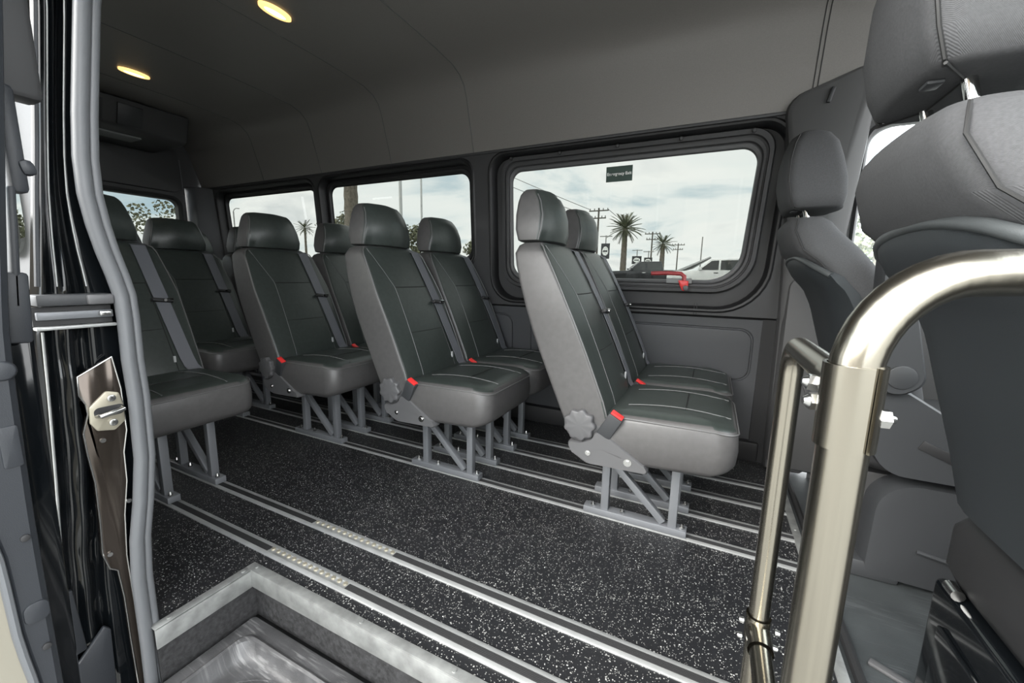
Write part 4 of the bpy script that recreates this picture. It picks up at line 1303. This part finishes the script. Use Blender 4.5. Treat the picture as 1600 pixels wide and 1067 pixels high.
def pole(x, y, h, r, m, label, name='light_pole', cat='pole', arm=None):
    t = thing(name, label, cat, (x, y, GZ))
    MB().cyl((0, 0, 0), (0, 0, h), r, 12, r * 0.75).build('shaft', M[m], t)
    if arm == 'lamp':
        MB().tube([(0, 0, h), (0.5, 0, h + 0.6), (1.6, 0, h + 0.9), (2.6, 0, h + 0.8)], r * 0.5, 6).build('lamp_arm', M[m], t)
        MB().box(2.3, 3.1, -0.15, 0.15, h + 0.65, h + 0.85).build('lamp_head', M[m], t)
    if arm == 'cross':
        for dz, L_ in ((0.35, 1.3), (1.3, 1.0)):
            c = MB().box(-L_, L_, -0.07, 0.07, h - dz - 0.07, h - dz + 0.07).build('crossarm', M[m], t)
            for x_ in (-L_ * .9, -L_ * .45, L_ * .45, L_ * .9):
                MB().cyl((x_, 0, h - dz + 0.07), (x_, 0, h - dz + 0.3), 0.07, 8).build('insulator', M['pole'], c)
    return t
def wire(p_, a, c_, sag):
    o0 = Vector(p_.location)
    a, c_ = Vector(a), Vector(c_)
    P_ = []
    for k in range(17):
        t = k / 16
        p = a.lerp(c_, t)
        p.z -= sag * 4 * t * (1 - t)
        P_.append(p - o0)
    MB().tube(P_, 0.035, 5).build('wire', M['wood'], p_)
pa = pole(-14.45, 55, 9.8, 0.15, 'wood', 'tall wooden utility pole with crossarms left of the tall palm', 'utility_pole', 'pole', 'cross')
pb = pole(-10.27, 76, 8.75, 0.15, 'wood', 'wooden utility pole with crossarms between the two palms', 'utility_pole', 'pole', 'cross')
pole(-7.45, 95, 8.2, 0.14, 'wood', 'distant wooden utility pole right of the shorter palm', 'utility_pole', 'pole', 'cross')
pole(-1.8, 60, 6.25, 0.09, 'pole', 'plain grey light pole beyond the white truck')
pole(-33.2, 38, 16, 0.22, 'pole_white', 'thick white pole behind the second window')
pole(-31.0, 39, 16, 0.13, 'pole_white', 'thin white pole behind the second window, right of the thick one')
pole(-137.5, 80, 19.0, 0.22, 'pole', 'curved street lamp seen through the rearmost side window', 'street_lamp', 'lamp', 'lamp')

wire(pa, (-36.8, 49, 19.2), (-15.7, 55, 9.75), 0.2)
wire(pa, (-36.8, 49, 17.6), (-15.5, 55, 8.85), 0.3)
wire(pa, (-13.3, 55, 9.75), (-11.9, 75.4, 8.7), 0.3)
wire(pb, (-9.1, 76, 8.7), (-9.0, 94.4, 8.2), 0.3)

# dealer banners on short posts
def banner(x, y, h, wv, hv, label):
    t = thing('banner_post', label, 'banner', (x, y, GZ))
    MB().cyl((0, 0, 0), (0, 0, h + 0.9), 0.06, 8).build('post', M['pole'], t)
    MB().box(-0.7, 0.7, -0.05, 0.05, h + 0.75, h + 0.85).build('lamp_bar', M['pole'], t)
    p = MB().box(-wv / 2, wv / 2, -0.08, -0.04, h - hv, h).build('banner_panel', M['carblack'], t)
    MB().loft([[(wv * .36 * math.cos(2 * PI * k / 16), yy, h - hv * .5 + hv * .30 * math.sin(2 * PI * k / 16)) for k in range(16)] for yy in (-0.081, -0.084)]).build('white_emblem', M['letter'], p)
    MB().box(-wv * .25, wv * .25, -0.086, -0.084, h - hv * .55, h - hv * .45).build('emblem_bar', M['carblack'], p)
banner(-11.6, 48, 4.65, 1.0, 1.75, 'dark banner with white oval emblem beside the utility pole')
banner(-10.0, 60, 3.8, 1.3, 1.1, 'small dark banner with white oval between the palms')
banner(-8.45, 60, 3.6, 1.1, 0.9, 'small dark banner behind the black pickup cab')

# vehicles
def pickup(x, y, rz, paint, label):
    t = thing('pickup_truck', label, 'truck', (x, y, GZ), rz)
    body = [(-2.8, 0.55), (2.75, 0.55), (2.85, 0.75), (2.85, 1.05), (2.75, 1.20), (1.25, 1.28), (0.55, 1.88), (-0.85, 1.92), (-1.05, 1.30), (-2.75, 1.28), (-2.8, 1.1)]
    MB().prism(body, 'y', -0.95, 0.95).build('body', M[paint], t, bevel=0.04)
    for s in (-1, 1):
        y0 = s * 0.955
        MB().prism([(1.10, 1.30), (0.52, 1.80), (0.16, 1.82), (0.16, 1.30)], 'y', y0 - 0.01, y0 + 0.01).build('side_window', M['carglass'], t)
        MB().prism([(0.06, 1.30), (0.06, 1.82), (-0.80, 1.84), (-0.93, 1.30)], 'y', y0 - 0.01, y0 + 0.01).build('side_window', M['carglass'], t)
        for x_ in (0.05, -0.95):
            MB().box(x_ + 0.10, x_ + 0.32, y0 - 0.02, y0 + 0.02, 1.12, 1.17).build('door_handle', M['chrome'], t)
        for xw in (-1.75, 1.85):
            wh = MB().cyl((xw, y0 - s * 0.28, 0.40), (xw, y0 + s * 0.02, 0.40), 0.40, 24).build('wheel', M['tyre'], t)
            MB().cyl((xw, y0 + s * 0.02, 0.40), (xw, y0 + s * 0.03, 0.40), 0.24, 16).build('rim', M['chrome'], wh)
        MB().box(0.98, 1.16, y0 - 0.02, y0 + s * 0.2, 1.28, 1.46).build('mirror', M[paint], t, bevel=0.03)
    MB().box(2.84, 2.88, -0.8, 0.8, 0.75, 1.02).build('grille', M['carglass'], t)
    return t
pickup(-4.35, 30, math.radians(197), 'carblack', 'black pickup truck parked beyond the exit window, left of the handle')
pickup(0.40, 26.4, math.radians(176), 'carwhite', 'white pickup truck parked beyond the exit window, right of the handle')
car = thing('hood_up_car', 'silver car with its long hood raised, between the two pickups', 'car', (-2.75, 34, GZ))
MB().prism([(-2.3, 0.35), (2.2, 0.35), (2.3, 0.8), (1.0, 0.95), (0.3, 1.42), (-1.0, 1.45), (-1.9, 1.0), (-2.3, 0.9)], 'y', -0.85, 0.85).build('body', M['carsilver'], car, bevel=0.05)
MB().prism([(0.9, 0.97), (0.28, 1.38), (-0.9, 1.40), (-1.5, 1.0)], 'y', -0.87, 0.87).build('side_window', M['carglass'], car)
hood = MB().prism([(0.1, 1.38), (2.35, 2.42), (2.45, 2.36), (0.3, 1.26)], 'y', -0.8, 0.8).build('raised_hood', M['carsilver'], car, bevel=0.02)
MB().prism([(0.35, 1.28), (2.40, 2.33), (1.2, 1.55)], 'y', -0.78, 0.78).build('hood_underside', M['carglass'], hood)
for xw in (-1.4, 1.4):
    for s in (-1, 1):
        MB().cyl((xw, s * 0.65, 0.33), (xw, s * 0.88, 0.33), 0.33, 20).build('wheel', M['tyre'], car)

# broadleaf trees
def tree(x, y, h, rad, label, n=1500, seed=1, trunk_r=0.25):
    t = thing('tree', label, 'tree', (x, y, GZ))
    rng = random.Random(seed)
    MB().tube([(0, 0, 0), (0.2, 0, h * .35), (0, 0.1, h * .7)], [trunk_r, trunk_r * .75, trunk_r * .3], 8).build('trunk', M['bark'], t)
    b = MB()
    blobs = []
    for _ in range(11):
        a = rng.uniform(0, 2 * PI)
        r = rad * rng.uniform(0.1, 0.75)
        blobs.append((Vector((r * math.cos(a), r * math.sin(a), h * rng.uniform(0.45, 0.92))), rad * rng.uniform(0.28, 0.5)))
    ls = rad * 0.055
    for _ in range(n):
        c, r = rng.choice(blobs)
        d = Vector((rng.gauss(0, 1), rng.gauss(0, 1), rng.gauss(0, 1))).normalized()
        p = c + d * r * rng.uniform(0.55, 1.0)
        u = Vector((rng.gauss(0, 1), rng.gauss(0, 1), rng.gauss(0, 1))).normalized()
        v = u.cross(d).normalized()
        b.add([p - u * ls, p + v * ls, p + u * ls, p - v * ls], [(0, 1, 2, 3)])
    o = b.build('foliage', M['leaf'], t)
    o['kind'] = 'stuff'
    return t
tree(-42.0, 52, 8.4, 3.6, 'leafy tree behind the white poles in the second window', 1500, 3)
tree(-31.6, 52, 6.2, 2.8, 'leafy tree at the right edge of the second window', 1200, 4)
tree(-52.0, 46, 9.6, 3.6, 'leafy tree at the foot of the thick palm trunk', 1300, 5)
tree(-136, 68, 14.0, 5.0, 'leafy tree at the left edge of the rearmost side window', 1300, 6)
tree(-60, 26.2, 8.6, 3.6, 'sparse tree seen through the rear door window', 700, 8, 0.2)
tree(-60, 14, 6.0, 3.2, 'low tree seen past the door pillar', 900, 9)
tree(9.0, 34, 6.0, 2.8, 'pale tree seen through the driver window', 1000, 11)

# ------------------------------------------------------------------ unseen building added behind the viewer for the polished metal to reflect
bd = thing('reflection_building', 'beige flat roofed building, unseen, added behind the open door for reflections', 'building', (-3, -17, -0.65))
MB().box(-16, 6, -5, 0, 0, 5.2).build('wall', M['beige'], bd)
MB().box(-16.3, 6.3, -5.3, 0.3, 5.2, 5.6).build('roof_edge', M['wood'], bd)
for k in range(6):
    x = -14.5 + k * 3.4
    wf = MB().box(x, x + 2.4, -0.02, 0.06, 0.5, 3.4).build('shop_window', M['carglass'], bd)
    MB().box(x + 1.15, x + 1.25, 0.06, 0.10, 0.5, 3.4).build('window_bar', M['pole'], wf)
